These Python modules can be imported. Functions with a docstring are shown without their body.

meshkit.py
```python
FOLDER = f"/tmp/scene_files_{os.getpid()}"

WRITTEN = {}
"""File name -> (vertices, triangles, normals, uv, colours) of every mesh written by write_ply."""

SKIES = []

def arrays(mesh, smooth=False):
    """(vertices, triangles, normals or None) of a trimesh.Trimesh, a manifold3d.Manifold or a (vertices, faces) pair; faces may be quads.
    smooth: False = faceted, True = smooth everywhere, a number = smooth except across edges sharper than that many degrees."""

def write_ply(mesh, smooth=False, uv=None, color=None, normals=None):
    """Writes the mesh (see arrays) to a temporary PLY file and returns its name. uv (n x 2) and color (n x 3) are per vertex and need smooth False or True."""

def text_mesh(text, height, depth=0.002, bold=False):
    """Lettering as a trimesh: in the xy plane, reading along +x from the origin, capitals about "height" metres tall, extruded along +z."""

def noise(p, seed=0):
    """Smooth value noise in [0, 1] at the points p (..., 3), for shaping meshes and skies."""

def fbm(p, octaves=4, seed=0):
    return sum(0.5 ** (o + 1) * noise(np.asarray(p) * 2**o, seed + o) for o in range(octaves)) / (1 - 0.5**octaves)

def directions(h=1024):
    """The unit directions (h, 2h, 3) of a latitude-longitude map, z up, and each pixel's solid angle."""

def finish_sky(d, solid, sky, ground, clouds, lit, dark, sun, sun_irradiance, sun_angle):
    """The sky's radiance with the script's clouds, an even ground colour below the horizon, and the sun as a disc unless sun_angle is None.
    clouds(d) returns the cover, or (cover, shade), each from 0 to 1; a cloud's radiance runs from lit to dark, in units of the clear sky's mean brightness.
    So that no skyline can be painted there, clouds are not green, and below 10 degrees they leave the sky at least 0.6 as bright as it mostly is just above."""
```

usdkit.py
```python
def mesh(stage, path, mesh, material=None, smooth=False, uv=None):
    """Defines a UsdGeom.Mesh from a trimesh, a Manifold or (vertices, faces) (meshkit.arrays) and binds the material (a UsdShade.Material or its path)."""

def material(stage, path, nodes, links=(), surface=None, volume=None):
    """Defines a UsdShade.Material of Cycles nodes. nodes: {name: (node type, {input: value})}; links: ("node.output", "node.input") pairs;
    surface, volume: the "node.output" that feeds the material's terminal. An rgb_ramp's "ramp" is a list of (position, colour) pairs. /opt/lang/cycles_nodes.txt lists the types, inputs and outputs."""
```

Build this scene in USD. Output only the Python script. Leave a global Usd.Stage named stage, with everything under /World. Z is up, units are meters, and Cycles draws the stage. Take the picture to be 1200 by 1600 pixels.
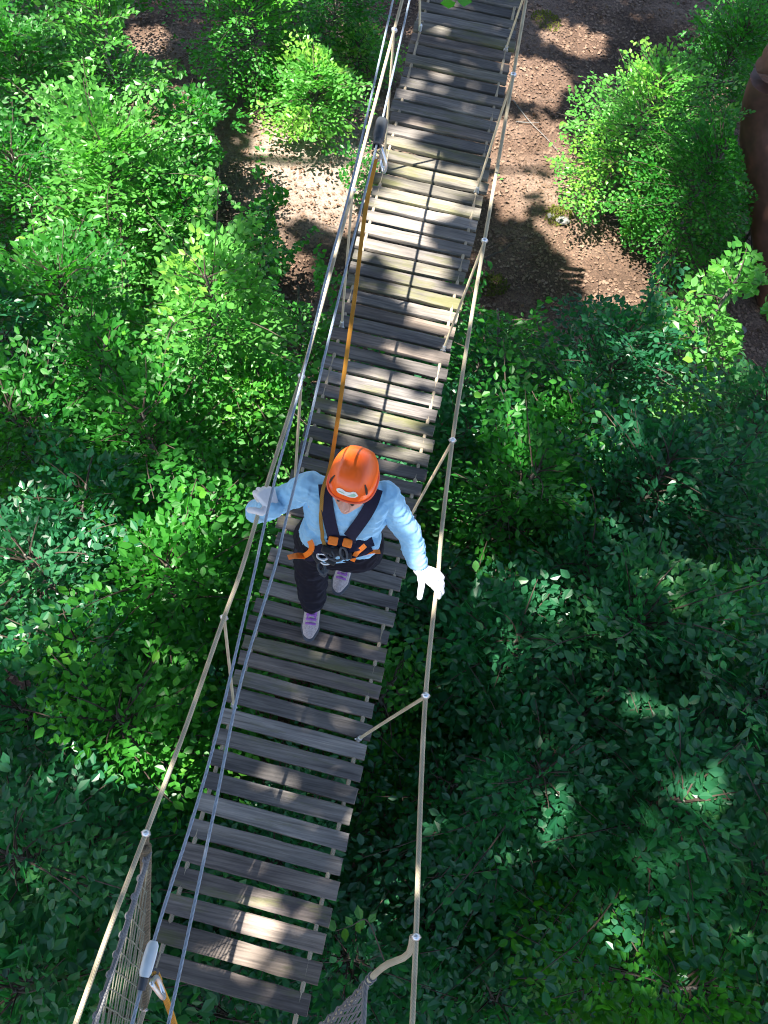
import math
import numpy as np
import trimesh
import manifold3d as m3
import usdkit, meshkit
from pxr import Usd, UsdGeom, UsdLux, UsdShade, Gf, Sdf, Vt

stage = Usd.Stage.CreateInMemory()
UsdGeom.SetStageUpAxis(stage, 'Z')
UsdGeom.SetStageMetersPerUnit(stage, 1.0)
world = UsdGeom.Xform.Define(stage, '/World')
stage.SetDefaultPrim(world.GetPrim())
UsdGeom.Scope.Define(stage, '/World/Looks')

# ------------------------------------------------------------------ camera, sky, sun
F = 1290.0                                           # focal length in photograph pixels (1200 x 1600)
CAM = np.array([0.2538, 0.0, 8.4912])
M = np.array([[0.9751173708208165, -0.2215271421117438, -0.008475755500338113],
              [0.19949067064189155, 0.8601579869381689, 0.4693950466646673],
              [0.09669325442008142, 0.45940609792892395, -0.8829475928589269]])   # columns: right, up, forward
EXPOSURE = 2.32
SUN_AZ = (-0.88, -0.47)                               # towards the sun, in plan
SUN_EL = math.radians(66)
cam = UsdGeom.Camera.Define(stage, '/World/camera')
cam.CreateHorizontalApertureAttr(24.0)
cam.CreateVerticalApertureAttr(32.0)
cam.CreateFocalLengthAttr(24.0 * F / 1200)
cam.CreateClippingRangeAttr(Gf.Vec2f(0.05, 500))
cam.CreateExposureAttr(EXPOSURE)
m4 = np.eye(4)
m4[0, :3], m4[1, :3], m4[2, :3], m4[3, :3] = M[:, 0], M[:, 1], -M[:, 2], CAM
cam.AddTransformOp().Set(Gf.Matrix4d(*m4.ravel().tolist()))

az = np.array(SUN_AZ) / np.hypot(*SUN_AZ)
SUN = np.array([az[0] * math.cos(SUN_EL), az[1] * math.cos(SUN_EL), math.sin(SUN_EL)])
sky_m = usdkit.material(stage, '/World/Looks/sky', {
    's': ('sky_texture', {'sky_type': 'single_scattering', 'sun_disc': False, 'sun_elevation': SUN_EL,
                          'sun_rotation': math.atan2(az[0], az[1])}),
    'b': ('background_shader', {'strength': 0.078})}, [('s.color', 'b.color')], surface='b.background')
dome = UsdLux.DomeLight.Define(stage, '/World/sky')
UsdShade.MaterialBindingAPI.Apply(dome.GetPrim()).Bind(sky_m)
sun = UsdLux.DistantLight.Define(stage, '/World/sun')
sun.CreateNormalizeAttr(True)
sun.CreateIntensityAttr(1.25)
sun.CreateAngleAttr(0.5)
sun.CreateColorAttr(Gf.Vec3f(1.0, 0.95, 0.85))
zax = SUN
xax = np.cross([0, 0, 1.0], zax); xax /= np.linalg.norm(xax)
yax = np.cross(zax, xax)
ms = np.eye(4); ms[0, :3], ms[1, :3], ms[2, :3] = xax, yax, zax
sun.AddTransformOp().Set(Gf.Matrix4d(*ms.ravel().tolist()))


def U(px, py, z):
    """The point at height z that the photograph shows at (px, py)."""
    r = M @ np.array([(px - 600) / F, -(py - 800) / F, 1.0])
    return CAM + r * ((z - CAM[2]) / r[2])


def project(P):
    q = (np.asarray(P, float) - CAM) @ M
    d = np.maximum(q[:, 2], 1e-3)
    return np.stack([600 + F * q[:, 0] / d, 800 - F * q[:, 1] / d, q[:, 2]], 1)


def norm(v):
    v = np.asarray(v, float)
    return v / (np.linalg.norm(v, axis=-1, keepdims=True) + 1e-12)


# ------------------------------------------------------------------ helpers that define prims
layer = stage.GetRootLayer()
used_names = {}
LOOK = '/World/Looks/'


def unique(parent, name):
    n = used_names.get((parent, name), 0)
    used_names[(parent, name)] = n + 1
    return name if n == 0 else f'{name}_{n:03d}'


def raw_mesh(parent, name, v, f, mat, normals=None):
    """One Mesh prim, written straight to the layer (fast for thousands of leaves and planks)."""
    path = Sdf.Path(f'{parent}/{unique(parent, name)}')
    p = Sdf.CreatePrimInLayer(layer, path)
    p.specifier = Sdf.SpecifierDef
    p.typeName = 'Mesh'
    f = np.asarray(f)
    T = Sdf.ValueTypeNames
    Sdf.AttributeSpec(p, 'points', T.Point3fArray).default = Vt.Vec3fArray.FromNumpy(np.ascontiguousarray(v, np.float32))
    Sdf.AttributeSpec(p, 'faceVertexCounts', T.IntArray).default = Vt.IntArray.FromNumpy(np.full(len(f), f.shape[1], np.int32))
    Sdf.AttributeSpec(p, 'faceVertexIndices', T.IntArray).default = Vt.IntArray.FromNumpy(np.ascontiguousarray(f.ravel(), np.int32))
    Sdf.AttributeSpec(p, 'subdivisionScheme', T.Token, Sdf.VariabilityUniform).default = 'none'
    if normals is not None:
        a = Sdf.AttributeSpec(p, 'normals', T.Normal3fArray)
        a.default = Vt.Vec3fArray.FromNumpy(np.ascontiguousarray(normals, np.float32))
        a.SetInfo('interpolation', 'vertex')
    op = Sdf.TokenListOp.CreateExplicit(['MaterialBindingAPI'])
    p.SetInfo('apiSchemas', op)
    r = Sdf.RelationshipSpec(p, 'material:binding', False)
    r.targetPathList.explicitItems = [Sdf.Path(LOOK + mat)]
    return str(path)


def part(parent, name, mesh, mat, smooth=35, label=None, kind=None):
    v, f, n = meshkit.arrays(mesh, smooth)
    path = raw_mesh(parent, name, v - ORIGIN.get('/'.join(parent.split('/')[:3]), 0), f, mat, n)
    if label:
        tag(path, label=label)
    if kind:
        tag(path, kind=kind)
    return path


def tag(path, **kw):
    p = stage.GetPrimAtPath(path)
    for k, v in kw.items():
        if v:
            p.SetCustomDataByKey(k, v)


ORIGIN = {}


def thing(name, label, category, base, group=None, kind=None):
    path = '/World/' + unique('/World', name)
    x = UsdGeom.Xform.Define(stage, path)
    x.AddTranslateOp().Set(Gf.Vec3d(*map(float, base)))
    ORIGIN[path] = np.asarray(base, float)
    tag(path, label=label, category=category, group=group, kind=kind)
    return path


def single(name, mesh, mat, smooth=35, **kw):
    v, f, n = meshkit.arrays(mesh, smooth)
    path = raw_mesh('/World', name, v, f, mat, n)
    tag(path, **kw)
    return path


def tube(pts, r, sides=8, caps=True):
    """A tube along a polyline, radius a number or one per point."""
    p = np.asarray(pts, float)
    r = np.broadcast_to(np.asarray(r, float), (len(p),))
    t = norm(np.gradient(p, axis=0))
    ref = np.array([0, 0, 1.0]) if abs(t[:, 2]).mean() < 0.8 else np.array([1.0, 0, 0])
    a = norm(np.cross(t, ref)); b = np.cross(t, a)
    an = np.arange(sides) * 2 * np.pi / sides
    v = p[:, None] + r[:, None, None] * (np.cos(an)[None, :, None] * a[:, None] + np.sin(an)[None, :, None] * b[:, None])
    n = len(p)
    i, j = np.meshgrid(np.arange(n - 1), np.arange(sides), indexing='ij')
    q = np.stack([i * sides + j, i * sides + (j + 1) % sides, (i + 1) * sides + (j + 1) % sides, (i + 1) * sides + j], -1).reshape(-1, 4)
    f = np.vstack([q[:, [0, 2, 1]], q[:, [0, 3, 2]]])
    v = v.reshape(-1, 3)
    if caps:
        c0, c1 = len(v), len(v) + 1
        v = np.vstack([v, p[:1], p[-1:]])
        k = np.arange(sides); k2 = (k + 1) % sides
        f = np.vstack([f, np.stack([np.full(sides, c0), k, k2], 1), np.stack([np.full(sides, c1), (n - 1) * sides + k2, (n - 1) * sides + k], 1)])
    return v, f


def join(meshes):
    V, Fc, o = [], [], 0
    for v, f in meshes:
        V.append(v); Fc.append(np.asarray(f) + o); o += len(v)
    return np.vstack(V), np.vstack(Fc)


def tm(m):
    return np.array(m.vertices), np.array(m.faces)


def spline(pts, n):
    """n points along a Catmull-Rom curve through pts."""
    p = np.asarray(pts, float)
    p = np.vstack([2 * p[0] - p[1], p, 2 * p[-1] - p[-2]])
    d = np.concatenate([[0], np.cumsum(np.linalg.norm(np.diff(p[1:-1], axis=0), axis=1))])
    out = []
    for s in np.linspace(0, d[-1], n):
        i = min(max(np.searchsorted(d, s, 'right') - 1, 0), len(d) - 2)
        t = (s - d[i]) / max(d[i + 1] - d[i], 1e-9)
        a, b, c, e = p[i:i + 4]
        out.append(0.5 * (2 * b + (c - a) * t + (2 * a - 5 * b + 4 * c - e) * t * t + (3 * b - a - 3 * c + e) * t ** 3))
    return np.array(out)


def frame(zdir, xhint):
    z = norm(zdir); x = np.asarray(xhint, float); x = norm(x - z * (x @ z)); y = np.cross(z, x)
    R = np.eye(4); R[:3, 0], R[:3, 1], R[:3, 2] = x, y, z
    return R


def rounded_box(size, r, seg=8):
    h = np.asarray(size) / 2 - r
    s = m3.Manifold.sphere(r, seg)
    return m3.Manifold.batch_hull([s.translate([sx * h[0], sy * h[1], sz * h[2]]) for sx in (-1, 1) for sy in (-1, 1) for sz in (-1, 1)])


def man(m):
    k = m.to_mesh()
    return np.array(k.vert_properties[:, :3], float), np.array(k.tri_verts)


def place(mesh, R, at):
    v, f = mesh
    return v @ R[:3, :3].T + np.asarray(at), f


# ------------------------------------------------------------------ materials
def mat(name, nodes, links, surface='p.BSDF'):
    return usdkit.material(stage, LOOK + name, nodes, links, surface=surface)


def plain(name, color, rough=0.6, noise=0.25, scale=30.0, metallic=0.0, bump=0.0, bdist=0.004, spec=0.5, sheen=0.0):
    c = np.array(color)
    nodes = {'g': ('geometry', {}), 'n': ('noise_texture', {'scale': scale, 'detail': 5.0, 'roughness': 0.6}),
             'r': ('rgb_ramp', {'ramp': [(0.3, tuple(c * (1 - noise))), (0.7, tuple(np.minimum(c * (1 + noise), 1)))]}),
             'p': ('principled_bsdf', {'roughness': rough, 'metallic': metallic, 'specular_ior_level': spec, 'sheen_weight': sheen})}
    links = [('g.position', 'n.vector'), ('n.fac', 'r.fac'), ('r.color', 'p.base_color')]
    if bump:
        nodes['b'] = ('bump', {'strength': bump, 'distance': bdist})
        links += [('n.fac', 'b.height'), ('b.normal', 'p.normal')]
    return mat(name, nodes, links)


def wood(name, tone, moss):
    """Weathered plank: grain along x, light worn patches, dark wet patches, algae."""
    t = np.array(tone)
    nodes = {'g': ('geometry', {}), 'o': ('object_info', {}),
             'off': ('combine_xyz', {}), 'offm': ('math', {'math_type': 'multiply', 'value2': 37.0}),
             'add': ('mix_vector', {'fac': 0.5}),
             'm1': ('mapping', {'scale': (5.0, 130.0, 60.0)}), 'm2': ('mapping', {'scale': (2.4, 9.0, 9.0)}), 'm3': ('mapping', {'scale': (18.0, 320.0, 120.0)}),
             'n1': ('noise_texture', {'scale': 1.0, 'detail': 6.0, 'roughness': 0.65, 'distortion': 0.6}),
             'n2': ('noise_texture', {'scale': 1.0, 'detail': 5.0, 'roughness': 0.6}),
             'n3': ('noise_texture', {'scale': 1.0, 'detail': 3.0, 'roughness': 0.7}),
             'r1': ('rgb_ramp', {'ramp': [(0.25, tuple(t * 0.36)), (0.48, tuple(t)), (0.75, tuple(t * 1.7))]}),
             'r2': ('rgb_ramp', {'ramp': [(0.36, (0.5, 0.5, 0.54)), (0.53, (1, 1, 1)), (0.68, (1.45, 1.38, 1.28))]}),
             'x': ('mix', {'mix_type': 'multiply', 'fac': 1.0}),
             'mv': ('mapping', {'scale': (3.2, 14.0, 14.0), 'location': (7.3, 1.1, 0)}),
             'nm': ('noise_texture', {'scale': 1.0, 'detail': 6.0, 'roughness': 0.7}),
             'rm': ('rgb_ramp', {'ramp': [(moss - 0.05, (0, 0, 0)), (moss + 0.09, (1, 1, 1))]}),
             'mm': ('math', {'math_type': 'multiply', 'value2': 0.8}),
             'xm': ('mix', {'color2': (0.115, 0.115, 0.04)}),
             'rand': ('map_range', {'from_min': 0.0, 'from_max': 1.0, 'to_min': 0.74, 'to_max': 1.22}),
             'rv': ('hsv', {}),
             'bw': ('math', {'math_type': 'add'}),
             'b': ('bump', {'strength': 0.75, 'distance': 0.004}),
             'p': ('principled_bsdf', {'roughness': 0.72, 'specular_ior_level': 0.35})}
    links = [('o.random', 'offm.value1'), ('offm.value', 'off.x'), ('offm.value', 'off.z'), ('g.position', 'add.a'), ('off.vector', 'add.b'),
             ('add.result', 'm1.vector'), ('add.result', 'm2.vector'), ('add.result', 'm3.vector'), ('add.result', 'mv.vector'),
             ('m1.vector', 'n1.vector'), ('m2.vector', 'n2.vector'), ('m3.vector', 'n3.vector'), ('mv.vector', 'nm.vector'),
             ('n1.fac', 'r1.fac'), ('n2.fac', 'r2.fac'), ('r1.color', 'x.color1'), ('r2.color', 'x.color2'),
             ('nm.fac', 'rm.fac'), ('rm.color', 'mm.value1'), ('mm.value', 'xm.fac'), ('x.color', 'xm.color1'),
             ('o.random', 'rand.value'), ('rand.result', 'rv.value'), ('xm.color', 'rv.color'), ('rv.color', 'p.base_color'),
             ('n1.fac', 'bw.value1'), ('n3.fac', 'bw.value2'), ('bw.value', 'b.height'), ('b.normal', 'p.normal')]
    return mat(name, nodes, links)


def leaf_mat(name, dark, light, trans, rough=0.42, spec=0.5, tw=0.42):
    nodes = {'g': ('geometry', {}), 'o': ('object_info', {}), 'a': ('math', {'math_type': 'add'}), 'fr': ('math', {'math_type': 'fraction'}),
             'n': ('noise_texture', {'scale': 1.3, 'detail': 2.0}), 'nr': ('map_range', {'from_min': 0.3, 'from_max': 0.7, 'to_min': -0.25, 'to_max': 0.25}),
             'a2': ('math', {'math_type': 'add', 'use_clamp': True}),
             'r': ('rgb_ramp', {'ramp': [(0.0, dark), (0.96, light), (1.0, tuple(np.array(light) * np.array([1.8, 1.25, 0.9])))]}),
             'rt': ('rgb_ramp', {'ramp': [(0.0, tuple(np.array(trans) * 0.7)), (1.0, trans)]}),
             'p': ('principled_bsdf', {'roughness': rough, 'specular_ior_level': spec}),
             't': ('translucent_bsdf', {}), 'mx': ('mix_closure', {'fac': tw})}
    links = [('g.random_per_island', 'a.value1'), ('o.random', 'a.value2'), ('a.value', 'fr.value1'), ('g.position', 'n.vector'), ('n.fac', 'nr.value'),
             ('fr.value', 'a2.value1'), ('nr.result', 'a2.value2'), ('a2.value', 'r.fac'), ('fr.value', 'rt.fac'),
             ('r.color', 'p.base_color'), ('rt.color', 't.color'), ('p.BSDF', 'mx.closure1'), ('t.BSDF', 'mx.closure2')]
    return mat(name, nodes, links, surface='mx.closure')


wood('plank_wood', (0.130, 0.115, 0.104), 0.62)
wood('plank_wood_mossy', (0.136, 0.122, 0.100), 0.53)
wood('plank_wood_pale', (0.172, 0.154, 0.140), 0.60)
wood('plank_wood_brown', (0.140, 0.114, 0.098), 0.62)
WOODS = ['plank_wood', 'plank_wood_mossy', 'plank_wood_pale', 'plank_wood_brown']


def rope_mat(name, color, rough=0.85):
    c = np.array(color)
    nodes = {'g': ('geometry', {}), 'w': ('wave_texture', {'wave_type': 'bands', 'bands_direction': 'diagonal', 'scale': 60.0, 'distortion': 3.0, 'detail': 2.0}),
             'n': ('noise_texture', {'scale': 9.0, 'detail': 4.0}),
             'r': ('rgb_ramp', {'ramp': [(0.1, tuple(c * 0.82)), (0.6, tuple(c))]}),
             'r2': ('rgb_ramp', {'ramp': [(0.3, (0.72, 0.7, 0.66)), (0.7, (1.12, 1.1, 1.06))]}),
             'x': ('mix', {'mix_type': 'multiply', 'fac': 1.0}),
             'b': ('bump', {'strength': 0.6, 'distance': 0.003}), 'p': ('principled_bsdf', {'roughness': rough, 'specular_ior_level': 0.3})}
    links = [('g.position', 'w.vector'), ('g.position', 'n.vector'), ('w.fac', 'r.fac'), ('n.fac', 'r2.fac'), ('r.color', 'x.color1'), ('r2.color', 'x.color2'),
             ('x.color', 'p.base_color'), ('w.fac', 'b.height'), ('b.normal', 'p.normal')]
    return mat(name, nodes, links)


rope_mat('tan_rope', (0.50, 0.435, 0.315))
rope_mat('pale_rope', (0.42, 0.35, 0.26))
rope_mat('brown_braid', (0.20, 0.16, 0.11))
rope_mat('grey_cord', (0.22, 0.22, 0.235))
rope_mat('mossy_cord', (0.24, 0.24, 0.19))
rope_mat('orange_webbing', (0.50, 0.225, 0.025), 0.7)
rope_mat('yellow_brown_webbing', (0.36, 0.20, 0.04), 0.7)
plain('steel_cable', (0.27, 0.32, 0.39), 0.4, 0.2, 60, 0.2)
plain('steel', (0.62, 0.65, 0.70), 0.32, 0.12, 40, 0.85)
plain('dark_steel', (0.045, 0.05, 0.06), 0.5, 0.2, 40, 0.0)
plain('pale_plastic', (0.55, 0.60, 0.64), 0.4, 0.1, 20)
plain('helmet_orange', (0.92, 0.13, 0.016), 0.3, 0.08, 9)
plain('helmet_rim', (0.80, 0.13, 0.05), 0.35, 0.08, 9)
plain('black_plastic', (0.012, 0.011, 0.013), 0.5, 0.2, 30)
plain('sticker_white', (0.78, 0.80, 0.76), 0.5, 0.06, 30)
plain('sticker_green', (0.34, 0.58, 0.42), 0.5, 0.1, 60)
plain('skin', (0.56, 0.31, 0.24), 0.55, 0.08, 30)
plain('lips', (0.42, 0.15, 0.13), 0.5, 0.08, 30)
plain('eye_dark', (0.03, 0.02, 0.02), 0.4, 0.1, 30)
plain('hair_brown', (0.06, 0.035, 0.02), 0.6, 0.4, 120)
plain('sweater_blue', (0.27, 0.52, 0.73), 0.9, 0.07, 70, bump=0.35, bdist=0.004, spec=0.2, sheen=0.25)
plain('trousers_dark', (0.0085, 0.0085, 0.016), 0.85, 0.3, 50, bump=0.3, spec=0.2)
plain('glove_white', (0.72, 0.70, 0.71), 0.85, 0.05, 80, bump=0.3, spec=0.2)
plain('harness_navy', (0.014, 0.014, 0.034), 0.8, 0.25, 90, spec=0.25)
plain('harness_orange', (0.88, 0.20, 0.012), 0.6, 0.1, 60)
plain('shoe_grey', (0.38, 0.32, 0.325), 0.8, 0.3, 110)
plain('shoe_purple', (0.27, 0.09, 0.36), 0.7, 0.2, 80)
plain('shoe_sole', (0.05, 0.055, 0.07), 0.7, 0.2, 40)
plain('bark_grey', (0.13, 0.115, 0.10), 0.85, 0.45, 14, bump=0.6, bdist=0.02)
plain('twig_brown', (0.05, 0.034, 0.025), 0.8, 0.3, 40)
plain('red_bark', (0.11, 0.045, 0.032), 0.62, 0.45, 5, bump=0.35, bdist=0.02)
plain('cut_wood', (0.14, 0.055, 0.038), 0.75, 0.3, 12, bump=0.4, bdist=0.01)
plain('stone_grey', (0.13, 0.125, 0.12), 0.85, 0.3, 20, bump=0.5)
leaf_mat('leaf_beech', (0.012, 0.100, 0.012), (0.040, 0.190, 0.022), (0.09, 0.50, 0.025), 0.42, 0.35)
leaf_mat('leaf_shaded', (0.009, 0.072, 0.030), (0.026, 0.132, 0.056), (0.04, 0.34, 0.05), 0.36, 0.42)  # same beech leaf, with shade put into its colour
leaf_mat('leaf_sunlit', (0.026, 0.130, 0.018), (0.085, 0.260, 0.045), (0.16, 0.60, 0.05), 0.38, 0.4)  # same beech leaf, with sunlight put into its colour
leaf_mat('leaf_canopy', (0.02, 0.05, 0.015), (0.04, 0.09, 0.02), (0.06, 0.16, 0.03), tw=0.2)
leaf_mat('leaf_dead', (0.05, 0.028, 0.018), (0.33, 0.22, 0.155), (0.16, 0.08, 0.03), rough=0.7, spec=0.25, tw=0.15)
leaf_mat('moss_green', (0.06, 0.08, 0.012), (0.14, 0.16, 0.02), (0.16, 0.2, 0.03), rough=0.8, spec=0.2, tw=0.3)
SUN_PATCH = U(500, 255, 0.0)                               # sun patch painted into the ground colour left of the far planks
mat('forest_floor', {
    'g': ('geometry', {}), 'n1': ('noise_texture', {'scale': 0.55, 'detail': 4.0}), 'n2': ('noise_texture', {'scale': 34.0, 'detail': 7.0, 'roughness': 0.8}),
    'v': ('voronoi_texture', {'scale': 24.0}),
    'r1': ('rgb_ramp', {'ramp': [(0.3, (0.042, 0.026, 0.018)), (0.5, (0.105, 0.066, 0.047)), (0.7, (0.22, 0.155, 0.12))]}),
    'r2': ('rgb_ramp', {'ramp': [(0.34, (0.3, 0.3, 0.3)), (0.52, (1, 1, 1)), (0.68, (1.9, 1.75, 1.6))]}),
    'x': ('mix', {'mix_type': 'multiply', 'fac': 1.0}),
    'dm': ('mapping', {'location': tuple(-SUN_PATCH / 2.2), 'scale': (1 / 2.2, 1 / 2.2, 1 / 2.2)}), 'gr': ('gradient_texture', {'gradient_type': 'spherical'}),
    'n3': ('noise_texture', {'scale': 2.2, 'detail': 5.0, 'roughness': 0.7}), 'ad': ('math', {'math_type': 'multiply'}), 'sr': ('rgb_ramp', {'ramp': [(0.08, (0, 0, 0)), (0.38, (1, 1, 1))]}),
    'pale': ('mix', {'color2': (0.30, 0.235, 0.195)}),  # lighter ground colour standing in for the pool of sunlight
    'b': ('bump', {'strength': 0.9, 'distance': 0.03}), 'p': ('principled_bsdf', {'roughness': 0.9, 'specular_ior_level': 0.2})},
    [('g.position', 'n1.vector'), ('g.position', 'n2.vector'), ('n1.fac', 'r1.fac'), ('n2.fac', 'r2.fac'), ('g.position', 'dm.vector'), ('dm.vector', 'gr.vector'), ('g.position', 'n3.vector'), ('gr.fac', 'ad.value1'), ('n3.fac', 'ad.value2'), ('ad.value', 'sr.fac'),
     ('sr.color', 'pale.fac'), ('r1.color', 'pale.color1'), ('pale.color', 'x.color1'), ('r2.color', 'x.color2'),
     ('x.color', 'p.base_color'), ('n2.fac', 'b.height'), ('b.normal', 'p.normal')])


# ------------------------------------------------------------------ ground
def ground_z(x, y):
    p = np.stack([np.asarray(x) * 0.35, np.asarray(y) * 0.35, np.zeros_like(x)], -1)
    q = np.stack([np.asarray(x) * 1.9, np.asarray(y) * 1.9, np.ones_like(x)], -1)
    return 0.5 * (meshkit.fbm(p, 3, 3) - 0.5) + 0.10 * (meshkit.fbm(q, 3, 8) - 0.5)


gx = np.concatenate([[-160, -80, -40, -22], np.arange(-14, 12.01, 0.16), [20, 40, 80, 160]])
gy = np.concatenate([[-160, -80, -40, -18], np.arange(-8, 24.01, 0.16), [32, 50, 90, 160]])
XX, YY = np.meshgrid(gx, gy)
V = np.stack([XX.ravel(), YY.ravel(), ground_z(XX.ravel(), YY.ravel())], 1)
ny, nx = XX.shape
ii, jj = np.meshgrid(np.arange(ny - 1), np.arange(nx - 1), indexing='ij')
a = (ii * nx + jj).ravel()
Q = np.stack([a, a + 1, a + nx + 1, a + nx], 1)
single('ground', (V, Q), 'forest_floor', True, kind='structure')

# ------------------------------------------------------------------ the bridge
PLANK_T = 0.034


def deck(k):
    """Centre of the k-th gap and the direction of its planks."""
    t = (k - 30) / 30
    tc = min(max(t, -1.0), 1.0)
    x = np.polyval([-0.0197, -0.00876, 0.00485], tc)
    y = np.polyval([-0.14186, 0.17925, 0.20829, 3.25133, 3.07049], tc)
    z = np.polyval([-0.02537, 0.13051, 0.30164, 4.06130], tc)
    if t != tc:
        dy = np.polyval(np.polyder([-0.14186, 0.17925, 0.20829, 3.25133, 3.07049]), tc)
        dz = np.polyval(np.polyder([-0.02537, 0.13051, 0.30164, 4.06130]), tc)
        y += (t - tc) * dy; z += (t - tc) * dz * 0.8; x += (t - tc) * -0.02
    ang = math.radians(-0.7 + 1.73 * tc)
    return np.array([x, y, z]), np.array([math.cos(ang), math.sin(ang), 0.0])


RS = 0.35                                            # half distance between the two bearing ropes
HALF = 0.405
KMIN, KMAX = 0, 72
rng = np.random.default_rng(5)
bridge = thing('suspension_bridge', 'long rope suspension bridge of weathered grey wooden planks crossing above the green undergrowth', 'bridge', deck(23)[0] * [1, 1, 0])


def plank_mesh(k):
    p0, d0 = deck(k); p1, d1 = deck(k + 1)
    c = (p0 + p1) / 2 + [rng.normal(0, 0.006), rng.normal(0, 0.0025), rng.normal(0, 0.002)]
    along = norm(p1 - p0); side = norm(d0 + d1); side = norm(side + along * rng.normal(0, 0.008)); up = np.cross(side, along)
    w = np.linalg.norm(p1 - p0) * 0.76 * rng.uniform(0.96, 1.035)
    L = HALF * rng.uniform(0.985, 1.015)
    h, t, ch = w / 2, PLANK_T / 2, 0.004
    prof = np.array([(-h, -t + ch), (-h + ch, -t), (h - ch, -t), (h, -t + ch), (h, t - ch), (h - ch, t), (-h + ch, t), (-h, t - ch)])
    xs = np.linspace(-L, L, 9)
    wob = rng.normal(0, 0.0013, (len(xs), 8, 2))
    wob[:, 4:6, 0] += rng.normal(0, 0.001); bow = rng.normal(0, 0.0012)
    V = []
    for i, x in enumerate(xs):
        q = prof + wob[i]
        q[:, 1] += bow * (1 - (x / L) ** 2) * 3
        if i in (0, len(xs) - 1):
            x = x + rng.normal(0, 0.002, 8)
            q = q * 0.97
        V.append(c + np.asarray(x).reshape(-1, 1) * side + q[:, :1] * along + q[:, 1:] * up)
    V = np.concatenate(V)
    n = len(xs)
    i, j = np.meshgrid(np.arange(n - 1), np.arange(8), indexing='ij')
    q = np.stack([i * 8 + j, i * 8 + (j + 1) % 8, (i + 1) * 8 + (j + 1) % 8, (i + 1) * 8 + j], -1).reshape(-1, 4)
    f = np.vstack([q[:, [0, 1, 2]], q[:, [0, 2, 3]]])
    cap = np.array([[0, m + 1, m] for m in range(1, 7)])
    f = np.vstack([f, cap, cap[:, [0, 2, 1]] + (n - 1) * 8])
    return V, f


for k in range(KMIN, KMAX):
    V, f = plank_mesh(k)
    tri = trimesh.Trimesh(V, f, process=False)
    if tri.volume < 0:
        f = f[:, ::-1]
    w = WOODS[rng.choice(4, p=[0.42, 0.2, 0.2, 0.18])]
    if k in (45, 46, 48, 49, 29, 38, 40):
        w = 'plank_wood_mossy'
    if k in (0, 1, 2, 3, 4):
        w = 'plank_wood_brown'
    pp = part(bridge, 'plank', (V, f), w, 30)
for s in (-1, 1):
    pts = [deck(k)[0] + s * RS * deck(k)[1] + [0, 0, 0.004] for k in range(-8, KMAX + 1)]
    part(bridge, 'bearing_rope', tube(pts, 0.0115, 8), 'pale_rope', True)

HT = 1.06
LEFT = [(118, 1600), (170, 1454), (228, 1302), (290, 1137), (350, 965), (375, 897), (399, 818), (422, 742), (471, 588), (497, 497), (522, 405), (551, 297), (583, 173), (616, 47), (631, -10)]
RIGHT = [(644, 1600), (650, 1464), (657, 1250), (665, 1087), (677, 962), (684, 905), (690, 830), (707, 688), (721, 595), (736, 500), (757, 376), (779, 250), (802, 117), (822, 0)]


def deck_z(y):
    ks = np.arange(-20, 90)
    P = np.array([deck(k)[0] for k in ks])
    return float(np.interp(y, P[:, 1], P[:, 2]))


def above_deck(px, py, h):
    z = 4.0 + h
    for _ in range(4):
        z = deck_z(U(px, py, z)[1]) + h
    return U(px, py, z)


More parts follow.
